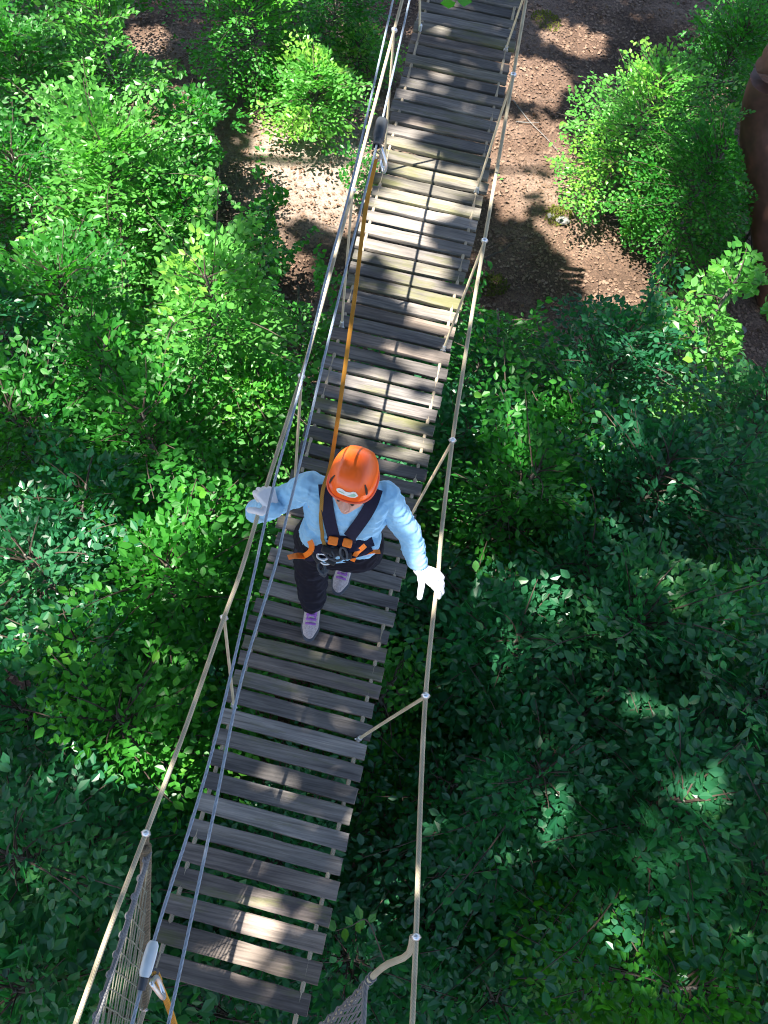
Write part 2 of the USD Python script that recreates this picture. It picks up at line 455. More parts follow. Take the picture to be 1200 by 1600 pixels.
def handrail(points, ends):
    P = [above_deck(x, y, HT + (ends * math.exp(-((y - 790) / 150.0) ** 2) if ends > 0 else ends * math.exp(-((y - 920) / 150.0) ** 2))) for x, y in points]
    P = [P[0] + (P[0] - P[1]) * 1.0] + P + [P[-1] + (P[-1] - P[-2]) * 2.5]
    return spline(P, 90)


railL, railR = handrail(LEFT, 0.09), handrail(RIGHT, -0.13)
part(bridge, 'handrail_rope', tube(railL, 0.0100, 8), 'tan_rope', True)
part(bridge, 'handrail_rope', tube(railR, 0.0105, 8), 'tan_rope', True)
CL = {-1: (228, 1302), 11: (350, 965), 23: (471, 588), 35: (551, 297), 47: (616, 47)}
CR = {-1: (650, 1464), 11: (665, 1087), 23: (707, 688), 35: (757, 376), 47: (802, 117), 59: (829, -80)}


def ball_clamp(c, axis, r=0.018):
    R = frame(axis, [0, 0, 1.0])
    s = trimesh.creation.icosphere(2, r); s.vertices[:, 2] *= 0.9
    ring = trimesh.creation.torus(r * 0.95, 0.004, 16, 8)
    return join([place(tm(s), R, c), place(tm(ring), R, c)])


for side, C in ((-1, CL), (1, CR)):
    for k, (px, py) in C.items():
        top = above_deck(px, py, HT)
        base = deck(k)[0] + side * (RS + 0.0) * deck(k)[1] + [0, 0, 0.02]
        if k == 59 and side == 1:
            top = above_deck(828, -35, HT)
        rail = railL if side < 0 else railR
        i = int(np.argmin(np.linalg.norm(rail - top, axis=1)))
        axis = norm(rail[min(i + 1, len(rail) - 1)] - rail[i - 1])
        braided = (k == -1)
        if k == -1 and side == 1:
            pts = spline([top + [-0.01, 0, -0.02], above_deck(637, 1492, 0.97), above_deck(603, 1508, 0.86), above_deck(580, 1528, 0.76), above_deck(560, 1552, 0.55), above_deck(520, 1590, 0.2), base], 30)
            hp = part(bridge, 'hanger_rope', tube(pts, 0.013, 8), 'tan_rope', True)
            netR_top, netR_pts = pts[10], pts
        else:
            pts = spline([top - [0, 0, 0.02], top * 0.5 + base * 0.5 + [0, 0, 0], base], 14)
            hp = part(bridge, 'hanger_rope', tube(pts, 0.0080 if not braided else 0.011, 8), 'brown_braid' if braided else 'tan_rope', True)
        part(hp, 'clamp', ball_clamp(top, axis), 'steel', True)
        d = norm(pts[-1] - pts[-2])
        part(hp, 'ferrule', tube([base - d * 0.05, base - d * 0.045, base - d * 0.005, base], [0.010, 0.014, 0.014, 0.010], 10), 'steel', 40)
        part(hp, 'end_loop', place(tm(trimesh.creation.torus(0.016, 0.005, 14, 8)), frame([0, 1, 0.2], [1, 0, 0]), base + [0, 0, -0.008]), 'steel', True)
    # the last pair on the left beyond the frame
top = above_deck(656, -190, HT); base = deck(59)[0] - RS * deck(59)[1] + [0, 0, 0.02]
hp = part(bridge, 'hanger_rope', tube(spline([top, (top + base) / 2, base], 12), 0.0095, 8), 'tan_rope', True)
part(hp, 'ferrule', tube([base + [0, 0, 0.055], base + [0, 0, 0.05], base + [0, 0, 0.005], base], [0.010, 0.014, 0.014, 0.010], 10), 'steel', 40)


# braid bumps on the left near hanger and the netting infill panels
def braid(a, b, r=0.022, pitch=0.075, n=90):
    t = np.linspace(0, 1, n)
    L = np.linalg.norm(b - a); ax = norm(b - a); R = frame(ax, [1, 0, 0])
    out = []
    for ph in (0, 2 * np.pi / 3, 4 * np.pi / 3):
        th = 2 * np.pi * t * L / pitch + ph
        P = a + t[:, None] * (b - a) + r * 0.62 * (np.cos(th)[:, None] * R[:3, 0] + np.sin(th)[:, None] * R[:3, 1])
        out.append(tube(P, r * 0.55, 6))
    return join(out)


tL = above_deck(228, 1302, HT); bL = deck(-1)[0] - RS * deck(-1)[1] + [0, 0, 0.02]
part(bridge, 'braided_rope', braid(tL + (bL - tL) * 0.06, tL + (bL - tL) * 0.97), 'brown_braid', True, label='thick dark plaited rope down to the planks')


def net_panel(A, B, C, Dp, nu, nv, sag=0.03, r=0.0035):
    """Diamond netting between the corners A (near top), B (far top), C (far bottom), Dp (near bottom)."""
    def P(u, v):
        top = A + (B - A) * u; bot = Dp + (C - Dp) * u
        p = top + (bot - top) * v
        return p + np.array([0, 0, -sag * math.sin(math.pi * u) * (1 - v)])
    cords = []
    for i in range(-nv, nu):
        for sgn in (1, -1):
            pts = []
            for m in range(0, nv + 1):
                u = (i + m if sgn > 0 else i + nv - m) / nu
                if 0 <= u <= 1:
                    pts.append(P(u, m / nv))
            if len(pts) >= 2:
                cords.append(tube(np.array(pts) + rng.normal(0, 0.0018, (len(pts), 3)), r, 4, False))
    edge = [P(u, 0) for u in np.linspace(0, 1, 24)]
    return join(cords), np.array(edge)


nA = above_deck(234, 1330, 0.97); nB = above_deck(118, 1690, 0.97)
nC = deck(-7)[0] - (RS + 0.03) * deck(-7)[1] + [0, 0, 0.02]
net, edge = net_panel(nA, nB, nC, bL, 13, 8, 0.02, 0.0030)
npth = part(bridge, 'side_net', net, 'mossy_cord', True, label='knotted grey green netting filling the left side at the near end')
part(npth, 'edge_cord', tube(edge, 0.011, 8), 'grey_cord', True)
for e in edge[1::2]:
    kn = trimesh.creation.icosphere(1, 0.0125); kn.vertices *= [1, 1.2, 0.8]
    part(npth, 'knot', place(tm(kn), np.eye(4), e + [-0.006, 0, 0.006]), 'grey_cord', True)
rA = above_deck(571, 1535, 0.70); rB = above_deck(563, 1720, 0.9)
rC = deck(-7)[0] + (RS + 0.03) * deck(-7)[1] + [0, 0, 0.02]
rD = deck(-1)[0] + RS * deck(-1)[1] + [0, 0, 0.02]
net, edge = net_panel(rA, rB, rC, rD, 16, 9, 0.02, 0.0042)
npth = part(bridge, 'side_net', net, 'grey_cord', True, label='bunched grey netting lashed to the near right hanger')
part(npth, 'edge_cord', tube(edge, 0.011, 8), 'grey_cord', True)
for t in np.linspace(0.30, 0.93, 16):                 # lashings wound round the right hanger
    c = netR_pts[int(t * 29)]
    d = norm(netR_pts[min(int(t * 29) + 1, 29)] - netR_pts[max(int(t * 29) - 1, 0)])
    part(npth, 'lashing', place(tm(trimesh.creation.torus(0.016, 0.0045, 12, 6)), frame(d + rng.normal(0, 0.25, 3), [1, 0, 0]), c), 'grey_cord', True)

# ------------------------------------------------------------------ safety cables, trolleys and lanyards
CABLE_A = [(196, 1640), (232, 1500), (265, 1390), (300, 1282), (340, 1140), (395, 905), (410, 835), (432, 740), (470, 600), (508, 440), (546, 300), (569, 200), (614, 0), (622, -40)]
CABLE_B = [(252, 1650), (290, 1476), (333, 1275), (377, 1062), (430, 885), (445, 820), (466, 735), (510, 545), (553, 370), (580, 262), (598, 185), (640, 0), (650, -40)]


def cable(pts, h):
    P = np.array([above_deck(x, y, h) for x, y in pts])
    P = np.vstack([P[0] + (P[0] - P[1]) * 1.2, P, P[-1] + (P[-1] - P[-2]) * 6])
    return spline(P, 120)


def strand(P, r):
    """A wire rope: core and six wires wound round it, close enough to read as one twisted cable."""
    s = np.concatenate([[0], np.cumsum(np.linalg.norm(np.diff(P, axis=0), axis=1))])
    n = 420
    t = np.linspace(0, s[-1], n)
    Q = np.stack([np.interp(t, s, P[:, i]) for i in range(3)], 1)
    tn = norm(np.gradient(Q, axis=0)); a = norm(np.cross(tn, [0, 0, 1.0])); b = np.cross(tn, a)
    out = [tube(Q, r * 0.6, 6)]
    for k in range(5):
        th = t / 0.10 * 2 * np.pi + k * 2 * np.pi / 5
        out.append(tube(Q + r * 0.58 * (np.cos(th)[:, None] * a + np.sin(th)[:, None] * b), r * 0.42, 5))
    return join(out)


HA, HB = 2.1, 2.1
pA, pB = cable(CABLE_A, HA), cable(CABLE_B, HB)
single('safety_cable', strand(pA, 0.0051), 'steel_cable', True, label='outer bluish steel safety cable running just inside the left tan handrail rope', category='cable')
single('safety_cable', strand(pB, 0.0051), 'steel_cable', True, label='inner bluish steel safety cable crossing in front of the raised blue sleeve', category='cable')


def trolley(c, axis, name, label, body, r=0.03, L=0.13):
    t = thing(name, label, 'trolley', c)
    R = frame(axis, [0, 0, 1.0])
    prof = [(0.0, -L / 2), (r * 0.72, -L / 2), (r * 0.95, -L / 2 + 0.01), (r, -L / 2 + 0.03), (r, L / 2 - 0.03), (r * 0.95, L / 2 - 0.01), (r * 0.6, L / 2), (0, L / 2)]
    part(t, 'housing', place(tm(trimesh.creation.revolve(np.array(prof), sections=24)), R, c), body, 30)
    prof2 = [(0.012, -L / 2 - 0.03), (r * 0.7, -L / 2 - 0.03), (r * 0.75, -L / 2 - 0.002), (0.012, -L / 2 - 0.002)]
    part(t, 'collar', place(tm(trimesh.creation.revolve(np.array(prof2), sections=20)), R, c), 'dark_steel', 30)
    hook = [c + R[:3, 2] * -(L / 2 + 0.012) + [0.02, 0, -0.02], c + R[:3, 2] * -(L / 2 + 0.03) + [0.05, -0.01, -0.07], c + R[:3, 2] * -(L / 2 + 0.02) + [0.045, -0.015, -0.12], c + R[:3, 2] * -(L / 2) + [0.02, 0, -0.09]]
    part(t, 'shackle', tube(spline(hook + [hook[0]], 24), 0.006, 8), 'steel', True)
    return t


def near(P, c):
    i = int(np.argmin(np.linalg.norm(P - c, axis=1)))
    return P[i], norm(P[min(i + 1, len(P) - 1)] - P[i - 1])


cA, axA = near(pA, above_deck(232, 1498, HA)); cA = above_deck(233, 1498, HA)
cB, axB = near(pB, above_deck(594, 205, HB)); cB = above_deck(594, 203, HB)
trolley(cA, axA, 'cable_trolley', 'pale silver cylinder trolley on the outer cable beside the near net', 'pale_plastic', 0.0165, 0.083)
trolley(cB, axB, 'cable_trolley', 'dark grey cylinder trolley on the inner cable at the far end of the orange lanyard', 'dark_steel', 0.026, 0.12)


def webbing(pts, w, t, side):
    """A flat strap along a polyline."""
    P = np.asarray(pts, float)
    tn = norm(np.gradient(P, axis=0)); s = norm(np.asarray(side) - tn * (tn @ np.asarray(side))[:, None]) if np.ndim(side) == 1 else norm(side - tn * (tn * side).sum(1, keepdims=True))
    n = np.cross(tn, s)
    ring = np.stack([P - s * w / 2 - n * t / 2, P + s * w / 2 - n * t / 2, P + s * w / 2 + n * t / 2, P - s * w / 2 + n * t / 2], 1)
    k = len(P)
    i, j = np.meshgrid(np.arange(k - 1), np.arange(4), indexing='ij')
    q = np.stack([i * 4 + j, i * 4 + (j + 1) % 4, (i + 1) * 4 + (j + 1) % 4, (i + 1) * 4 + j], -1).reshape(-1, 4)
    q = np.vstack([q, [[3, 2, 1, 0]], [[(k - 1) * 4, (k - 1) * 4 + 1, (k - 1) * 4 + 2, (k - 1) * 4 + 3]]])
    v = ring.reshape(-1, 3)
    f = np.vstack([q[:, [0, 1, 2]], q[:, [0, 2, 3]]])
    return v, f


# ------------------------------------------------------------------ the person
DT = deck_z(1.65) + PLANK_T / 2 + 0.002
PJ = dict(shR=(484, 760, 1.30), elR=(401, 799, 1.03), wrR=(428, 794, 1.21), haR=(413, 780, 1.25),
          shL=(601, 775, 1.30), elL=(639, 834, 1.12), wrL=(655, 887, 0.965), hipR=(493, 838, 0.86), knR=(486, 887, 0.50), anR=(489, 946, 0.10),
          hipL=(566, 845, 0.86), knL=(573, 866, 0.48), anL=(541, 876, 0.11), pel=(529, 850, 0.90), chest=(541, 797, 1.18), neck=(547, 772, 1.36), head=(549, 759, 1.49))
PJ = {k: U(a, b, DT + z) for k, (a, b, z) in PJ.items()}
LAT = norm(np.array([1.0, 0.06, 0.0]))               # from the person's right to left
FWD = np.array([0.06, -1.0, 0.0])
HDIR = norm(np.array([-0.09, -0.98, 0.0]))         # where the face points
HLAT = norm(LAT - HDIR * (LAT @ HDIR)); HUP = norm(np.cross(HDIR, HLAT)) * 1.0
if HUP[2] < 0:
    HUP = -HUP


def sph(c, r, seg=20, squash=None, R=None):
    s = m3.Manifold.sphere(r, seg)
    if squash is not None:
        s = s.scale(list(squash))
    if R is not None:
        T = np.zeros((3, 4)); T[:, :3] = R
        s = s.transform(T)
    return s.translate([float(x) for x in c])


def limb(*pr):
    out = []
    for (a, ra), (b, rb) in zip(pr[:-1], pr[1:]):
        out.append(m3.Manifold.batch_hull([sph(a, ra), sph(b, rb)]))
    return out


def skin_over(parts, edge=0.014, it=12, wrinkle=0.0, wscale=14.0, seed=0):
    m = m3.Manifold.batch_boolean(parts, m3.OpType.Add).refine_to_length(edge)
    v, f = man(m)
    t = trimesh.Trimesh(v, f, process=True)
    trimesh.smoothing.filter_taubin(t, 0.5, 0.52, it)
    if wrinkle:
        n = t.vertex_normals
        d = meshkit.fbm(np.asarray(t.vertices) * [wscale, wscale, wscale * 0.8], 3, seed) - 0.5
        rid = 1 - np.abs(2 * meshkit.noise(np.asarray(t.vertices) * wscale * 1.25, seed + 5) - 1)
        q_ = np.asarray(t.vertices) * [wscale * 1.1, wscale * 1.1, wscale * 2.6] + meshkit.noise(np.asarray(t.vertices) * 9, 3)[:, None] * 1.6
        fold = 1 - np.abs(2 * meshkit.noise(q_, seed + 11) - 1)
        t.vertices = t.vertices + n * (d * wrinkle + (rid ** 3 - 0.2) * wrinkle * 0.5 + (fold ** 4 - 0.15) * wrinkle * 0.55)[:, None]
    return t


def along(a, b, t):
    return a + (b - a) * t


def headpt(l, u, f):
    return PJ['head'] + HLAT * l + HUP * u + HDIR * f


HR = np.stack([HLAT, HDIR, HUP], 1)


def torso(x, low_up=0.0):
    """Spheres of the trunk, grown by x."""
    P = PJ
    low, ch, nk = P['pel'] + np.array([0, 0, low_up]), P['chest'], P['neck']
    mid = along(low, ch, 0.5)
    rows = [(low, 0.085, 0.098), (mid, 0.072, 0.092), (ch + FWD * 0.012, 0.088, 0.095), (along(ch, nk, 0.55), 0.115, 0.066)]
    hulls = []
    for (c0, w0, r0), (c1, w1, r1) in zip(rows[:-1], rows[1:]):
        hulls.append(m3.Manifold.batch_hull([sph(c0 - LAT * w0, r0 + x), sph(c0 + LAT * w0, r0 + x), sph(c1 - LAT * w1, r1 + x), sph(c1 + LAT * w1, r1 + x)]))
    c = along(ch, nk, 0.5)
    hulls.append(m3.Manifold.batch_hull([sph(P['shR'], 0.056 + x), sph(c - LAT * 0.06, 0.06 + x), sph(nk - [0, 0, 0.03], 0.05 + x)]))
    hulls.append(m3.Manifold.batch_hull([sph(P['shL'], 0.056 + x), sph(c + LAT * 0.06, 0.06 + x), sph(nk - [0, 0, 0.03], 0.05 + x)]))
    return hulls


def legs(x):
    P = PJ
    return (limb((P['hipR'], 0.082 + x), (along(P['hipR'], P['knR'], 0.55), 0.070 + x), (P['knR'], 0.055 + x), (along(P['knR'], P['anR'], 0.35), 0.053 + x), (P['anR'], 0.036 + x))
            + limb((P['hipL'], 0.082 + x), (along(P['hipL'], P['knL'], 0.55), 0.070 + x), (P['knL'], 0.055 + x), (along(P['knL'], P['anL'], 0.35), 0.053 + x), (P['anL'], 0.036 + x)))


def arms(x, to=1.0):
    P = PJ
    return (limb((P['shR'], 0.052 + x), (along(P['shR'], P['elR'], 0.5), 0.044 + x), (P['elR'], 0.039 + x), (along(P['elR'], P['wrR'], to), 0.030 + x))
            + limb((P['shL'], 0.052 + x), (along(P['shL'], P['elL'], 0.5), 0.044 + x), (P['elL'], 0.039 + x), (along(P['elL'], P['wrL'], 0.4), 0.036 + x), (along(P['elL'], P['wrL'], to), 0.026 + x)))


def hand(wrist, fwd, palm, thumb, curls, thumb_dir, sc=1.0, grow=0.0):
    """Palm, four fingers of three bones each and a thumb. palm: direction the palm faces; thumb: side of the thumb."""
    fwd = norm(fwd); palm = norm(palm - fwd * (palm @ fwd)); side = norm(np.cross(palm, fwd))
    if side @ thumb < 0:
        side = -side
    g = grow
    kn = [wrist + fwd * (0.086 - 0.006 * abs(i - 1.2)) * sc + side * (0.031 - 0.0205 * i) * sc for i in range(4)]
    pieces = [m3.Manifold.batch_hull([sph(wrist, 0.022 + g, 14), sph(wrist + side * 0.012, 0.020 + g, 14), sph(kn[0], 0.0125 + g, 12), sph(kn[1], 0.0125 + g, 12), sph(kn[2], 0.012 + g, 12), sph(kn[3], 0.0115 + g, 12)])]
    for i, (L, c) in enumerate(zip((0.92, 1.0, 0.94, 0.76), curls)):
        p, a, r = kn[i], 0.0, 0.0098
        spread = side * (0.10 - 0.075 * i)
        for Ls, da in zip((0.043, 0.027, 0.021), c):
            a += math.radians(da)
            d = norm(fwd * math.cos(a) + palm * math.sin(a) + spread * math.cos(a))
            q = p + d * Ls * L * sc
            pieces.append(m3.Manifold.batch_hull([sph(p, r + g, 12), sph(q, r * 0.9 + g, 12)]))
            p, r = q, r * 0.9
    tb = wrist + fwd * 0.022 * sc + side * 0.024 * sc + palm * 0.006
    p, r = tb, 0.0135
    for Ls, d in zip((0.040, 0.032, 0.026), thumb_dir):
        q = p + norm(d) * Ls * sc
        pieces.append(m3.Manifold.batch_hull([sph(p, r + g, 12), sph(q, r * 0.88 + g, 12)]))
        p, r = q, r * 0.88
    return pieces


# the left hand rests open on the right-hand rope, the right hand closes round the left-hand rope
zl = PJ['wrL'][2]
lf = U(686, 908, zl - 0.012) - PJ['wrL']
lth = U(650, 935, zl - 0.01) - U(657, 893, zl)
handL = lambda g: hand(PJ['wrL'], lf, np.array([0.05, -0.12, -1.0]), lth, [(18, 30, 25), (24, 36, 28), (30, 40, 30), (34, 42, 32)], [norm(lth) * 0.9 + norm(lf) * 0.35, lth, norm(lth) + [0, 0, -0.002]], 1.12, g)
tocam = norm(CAM - PJ['haR'])
rax = norm(U(440, 700, DT + 1.2) - U(395, 830, DT + 1.2))
rf = norm(norm(U(408, 764, DT + 1.2) - U(424, 793, DT + 1.2)) * 0.9 + tocam * 0.35)
rth = -rax
handR = lambda g: hand(PJ['wrR'], rf, -tocam * 0.9 + np.array([-0.35, 0, 0]), rth, [(55, 75, 45), (58, 78, 45), (62, 80, 45), (66, 80, 45)], [rth * 0.9 + rf * 0.3, rth * 0.35 + rf * 0.5 + np.array([-0.7, 0, 0]), np.array([-1.0, 0, -0.3])], 1.0, g)

head_parts = [sph(headpt(0, 0.022, -0.012), 1.0, 36, (0.076, 0.095, 0.094), HR),
              m3.Manifold.batch_hull([sph(headpt(0, -0.02, 0.035), 1.0, 24, (0.062, 0.050, 0.055), HR), sph(headpt(0, -0.092, 0.062), 0.026, 16), sph(headpt(-0.04, -0.06, 0.03), 0.026, 16), sph(headpt(0.04, -0.06, 0.03), 0.026, 16)]),
              m3.Manifold.batch_hull([sph(headpt(0, 0.012, 0.083), 0.009, 12), sph(headpt(0, -0.028, 0.108), 0.0115, 12), sph(headpt(-0.012, -0.034, 0.092), 0.009, 12), sph(headpt(0.012, -0.034, 0.092), 0.009, 12)]),
              m3.Manifold.batch_hull([sph(headpt(-0.016, -0.060, 0.083), 0.009, 12), sph(headpt(0.016, -0.060, 0.083), 0.009, 12), sph(headpt(0, -0.058, 0.090), 0.008, 12)]),
              m3.Manifold.batch_hull([sph(headpt(-0.045, 0.014, 0.066), 0.012, 12), sph(headpt(0.045, 0.014, 0.066), 0.012, 12), sph(headpt(0, 0.016, 0.078), 0.012, 12)]),
              sph(headpt(-0.078, -0.012, -0.004), 1.0, 14, (0.012, 0.02, 0.032), HR), sph(headpt(0.078, -0.012, -0.004), 1.0, 14, (0.012, 0.02, 0.032), HR)]
head_parts += limb((along(PJ['neck'], PJ['head'], -0.15), 0.056), (headpt(0, -0.03, -0.012), 0.053))
foot_core = []
for s in ('R', 'L'):
    an = PJ['an' + s]
    toe = an + norm(np.array([FWD[0] + (0.05 if s == 'R' else -0.12), -1.0, 0])) * 0.10 - [0, 0, an[2] - DT - 0.05]
    foot_core += limb((an, 0.030), (toe, 0.018))

person = thing('person', 'person in light blue sweater and orange helmet walking the planks, white gloves on the ropes', 'person', [PJ['pel'][0], PJ['pel'][1], DT])
body = skin_over(torso(0) + arms(0) + legs(0) + head_parts + handL(0) + handR(0) + foot_core, 0.010, 8)
part(person, 'body', body, 'skin', True)

eyes = [place(tm(trimesh.creation.icosphere(2, 0.009)), np.eye(4), headpt(s * 0.030, -0.004, 0.079)) for s in (-1, 1)]
for e in eyes:
    part(person, 'eye', e, 'eye_dark', True)
for s in (-1, 1):
    part(person, 'eyebrow', tube([headpt(s * 0.016, 0.016, 0.090), headpt(s * 0.032, 0.020, 0.086), headpt(s * 0.048, 0.014, 0.074)], [0.003, 0.004, 0.002], 6), 'hair_brown', True)
part(person, 'mouth', tube([headpt(-0.022, -0.060, 0.086), headpt(0, -0.060, 0.096), headpt(0.022, -0.060, 0.086)], [0.003, 0.0055, 0.003], 8), 'lips', True)
hair = skin_over([m3.Manifold.batch_hull([sph(headpt(0, 0.01, -0.055), 0.062), sph(headpt(0, -0.04, -0.062), 0.05)])], 0.01, 5, 0.012, 40)
part(person, 'hair', hair, 'hair_brown', True)

# sweater: trunk and sleeves, ends at cuffs and hem; hem lobes as the wind lifts it
P = PJ
hem = [m3.Manifold.batch_hull([sph(P['pel'] - LAT * 0.075 + [0, 0, 0.13], 0.105), sph(P['pel'] + LAT * 0.09 + [0, 0, 0.13], 0.105), sph(P['pel'] - LAT * 0.05 + FWD * 0.02 + [0, 0, 0.065], 0.104), sph(P['pel'] + LAT * 0.09 + [0, 0, 0.085], 0.102)])]
sw = torso(0.004, 0.10) + hem + arms(0.014, 0.84)
sw += limb((P['elR'], 0.052), (along(P['elR'], P['wrR'], 0.6), 0.046), (along(P['elR'], P['wrR'], 0.98), 0.037)) + limb((along(P['shR'], P['elR'], 0.8), 0.052), (P['elR'], 0.053))
sw += limb((along(P['shL'], P['elL'], 0.5), 0.055), (P['elL'], 0.055)) + limb((P['elL'], 0.055), (along(P['elL'], P['wrL'], 0.80), 0.044))
sweater = skin_over(sw, 0.0085, 9, 0.012, 17.0, 3)
part(person, 'sweater', sweater, 'sweater_blue', True)

tr = m3.Manifold.batch_hull([sph(P['pel'] - LAT * 0.085 - [0, 0, 0.04], 0.108), sph(P['pel'] + LAT * 0.085 - [0, 0, 0.04], 0.108), sph(P['pel'] - LAT * 0.085 + [0, 0, 0.06], 0.103), sph(P['pel'] + LAT * 0.085 + [0, 0, 0.06], 0.103), sph(P['hipR'] - [0, 0, 0.05], 0.098), sph(P['hipL'] - [0, 0, 0.05], 0.098)])
trousers = skin_over([tr] + limb((P['hipR'], 0.102), (along(P['hipR'], P['knR'], 0.5), 0.094), (P['knR'], 0.085), (along(P['knR'], P['anR'], 0.5), 0.078), (along(P['knR'], P['anR'], 0.86), 0.066))
                     + limb((P['hipL'], 0.102), (along(P['hipL'], P['knL'], 0.5), 0.094), (P['knL'], 0.082), (along(P['knL'], P['anL'], 0.5), 0.075), (along(P['knL'], P['anL'], 0.84), 0.064)), 0.013, 8, 0.014, 11.0, 9)
part(person, 'trousers', trousers, 'trousers_dark', True)
for hp_ in (handR, handL):
    g = skin_over(hp_(0.0045), 0.0035, 7)
    part(person, 'glove', g, 'glove_white', True)

# shoes
for s, yaw in (('R', 0.05), ('L', -0.12)):
    an = PJ['an' + s]
    fd = norm(np.array([FWD[0] + yaw, -1.0, 0.0])); sd = np.cross(fd, [0, 0, 1.0])
    base = np.array([an[0], an[1], DT]) + fd * 0.035
    at = lambda f, l, h: base + fd * f + sd * l + np.array([0, 0, h])
    up = m3.Manifold.batch_hull([sph(at(-0.085, 0, 0.055), 0.033), sph(at(-0.03, 0.008, 0.062), 0.037), sph(at(-0.03, -0.008, 0.062), 0.037), sph(at(-0.05, 0, 0.115), 0.035),
                                 sph(at(0.07, 0.016, 0.040), 0.030), sph(at(0.07, -0.016, 0.040), 0.030), sph(at(0.115, 0, 0.036), 0.026), sph(at(0.105, 0.012, 0.036), 0.025)])
    sh = part(person, 'shoe', skin_over([up], 0.008, 5), 'shoe_grey', True)
    so = m3.Manifold.batch_hull([sph(at(f, l, 0.013), r, 14, (1, 1, 0.36)) for f, l, r in ((-0.085, 0, 0.040), (-0.03, 0.0, 0.043), (0.07, 0.014, 0.040), (0.07, -0.014, 0.040), (0.118, 0, 0.034))]
                                + [sph(at(f, l, 0.022), r, 14, (1, 1, 0.3)) for f, l, r in ((-0.085, 0, 0.041), (0.07, 0.014, 0.041), (0.07, -0.014, 0.041), (0.122, 0, 0.034))])
    part(sh, 'sole', man(so), 'shoe_sole', 40)
    for i, f in enumerate((0.0, 0.022, 0.044, 0.066)):
        h = 0.126 - 0.52 * f
        part(sh, 'lace', tube(spline([at(f, -0.027, h - 0.016), at(f + 0.005, 0, h), at(f, 0.027, h - 0.016)], 9), 0.0075, 6), 'shoe_purple', True)
    tg = m3.Manifold.batch_hull([sph(at(-0.02, l, 0.128), 0.012) for l in (-0.018, 0.018)] + [sph(at(0.035, l, 0.088), 0.012) for l in (-0.016, 0.016)])
    part(sh, 'tongue', man(tg), 'shoe_purple', True)

# helmet: a lathe-like shell with a rim, vents, ridge and badge
hc = headpt(0, 0.062, -0.020)
shell = []
th = np.linspace(0, np.pi / 2 * 1.16, 20); ph = np.linspace(0, 2 * np.pi, 48, endpoint=False)


def helm(t, p, grow=0.0):
    """Point of the shell: t from the top, p round it (0 = left of the person, pi/2 = front)."""
    a = 0.099 + grow; b = (0.114 if math.sin(p) > 0 else 0.126) + grow; c = 0.104 + grow
    s, co = math.sin(min(t, math.pi / 2)), math.cos(min(t, math.pi / 2))
    drop = 0.048 * max(0, t - math.pi / 2) / (0.16 * math.pi / 2) * (1.0 - 0.42 * max(math.sin(p), 0) ** 2)
    e = 0.86
    x = a * abs(math.cos(p)) ** e * np.sign(math.cos(p)); y = b * abs(math.sin(p)) ** e * np.sign(math.sin(p))
    ridge = 0.0035 * math.exp(-((abs(math.cos(p)) * s - 0.45) / 0.10) ** 2) * s
    return hc + HLAT * x * (s + ridge * 8) + HDIR * y * (s + ridge * 4) + HUP * (c * co - drop + ridge)


V = np.array([helm(t, p) for t in th for p in ph]); Vi = np.array([helm(t, p, -0.006) for t in th for p in ph])
nt, npn = len(th), len(ph)
i, j = np.meshgrid(np.arange(nt - 1), np.arange(npn), indexing='ij')
q = np.stack([i * npn + j, i * npn + (j + 1) % npn, (i + 1) * npn + (j + 1) % npn, (i + 1) * npn + j], -1).reshape(-1, 4)
n0 = len(V)
qi = q[:, ::-1] + n0
e0 = (nt - 1) * npn + np.arange(npn); e1 = (nt - 1) * npn + (np.arange(npn) + 1) % npn
qe = np.stack([e0, e1, e1 + n0, e0 + n0], 1)
hq = np.vstack([q, qi, qe])
hm = trimesh.Trimesh(np.vstack([V, Vi]), np.vstack([hq[:, [0, 1, 2]], hq[:, [0, 2, 3]]]), process=False)
hm.merge_vertices(); hm.update_faces(hm.nondegenerate_faces()); hm.fix_normals()
hp = part(person, 'helmet', hm, 'helmet_orange', 50)
rim = np.array([helm(th[-1], p, 0.003) for p in np.linspace(0, 2 * np.pi, 61)])
part(hp, 'rim', tube(rim, 0.0055, 6, False), 'helmet_rim', True)


def patch(mesh_outline, t0, p0, st, sp, grow, m_, name, thick=0.0015):
    """A thin plate that follows the shell; outline in local (u across, v up) units."""
    from shapely.geometry import Polygon
    poly = Polygon(mesh_outline)
    ex = trimesh.creation.extrude_polygon(poly, 1.0, engine='earcut').subdivide_to_size(0.35)
    out = []
    for u, v, w in ex.vertices:
        out.append(helm(t0 - v * st, p0 - u * sp, grow + thick * w))
    t = trimesh.Trimesh(np.array(out), ex.faces, process=False)
    t.fix_normals()
    part(hp, name, t, m_, 40)


slot = [(-0.35, -1), (0.2, -1), (0.45, -0.2), (0.35, 1), (-0.05, 1), (-0.4, 0.1)]
patch(slot, 1.22, math.pi / 2 + 0.88, 0.27, 0.15, 0.0012, 'black_plastic', 'vent', 0.001)
patch([(-u, v) for u, v in slot][::-1], 1.22, math.pi / 2 - 0.88, 0.27, 0.15, 0.0012, 'black_plastic', 'vent', 0.001)
patch(slot, 1.35, 3 * math.pi / 2 - 0.75, 0.17, 0.13, 0.0012, 'black_plastic', 'vent', 0.001)
patch([(-u, v) for u, v in slot][::-1], 1.35, 3 * math.pi / 2 + 0.75, 0.17, 0.13, 0.0012, 'black_plastic', 'vent', 0.001)
badge = [(-1.25, -0.35), (-1.0, -0.75), (-0.3, -0.70), (0.2, -0.9), (0.9, -0.85), (1.25, -0.3), (1.15, 0.1), (0.95, 0.75), (0.6, 0.95), (0.25, 0.6), (-0.2, 0.5), (-0.6, 0.85), (-1.05, 0.7), (-1.3, 0.2)]
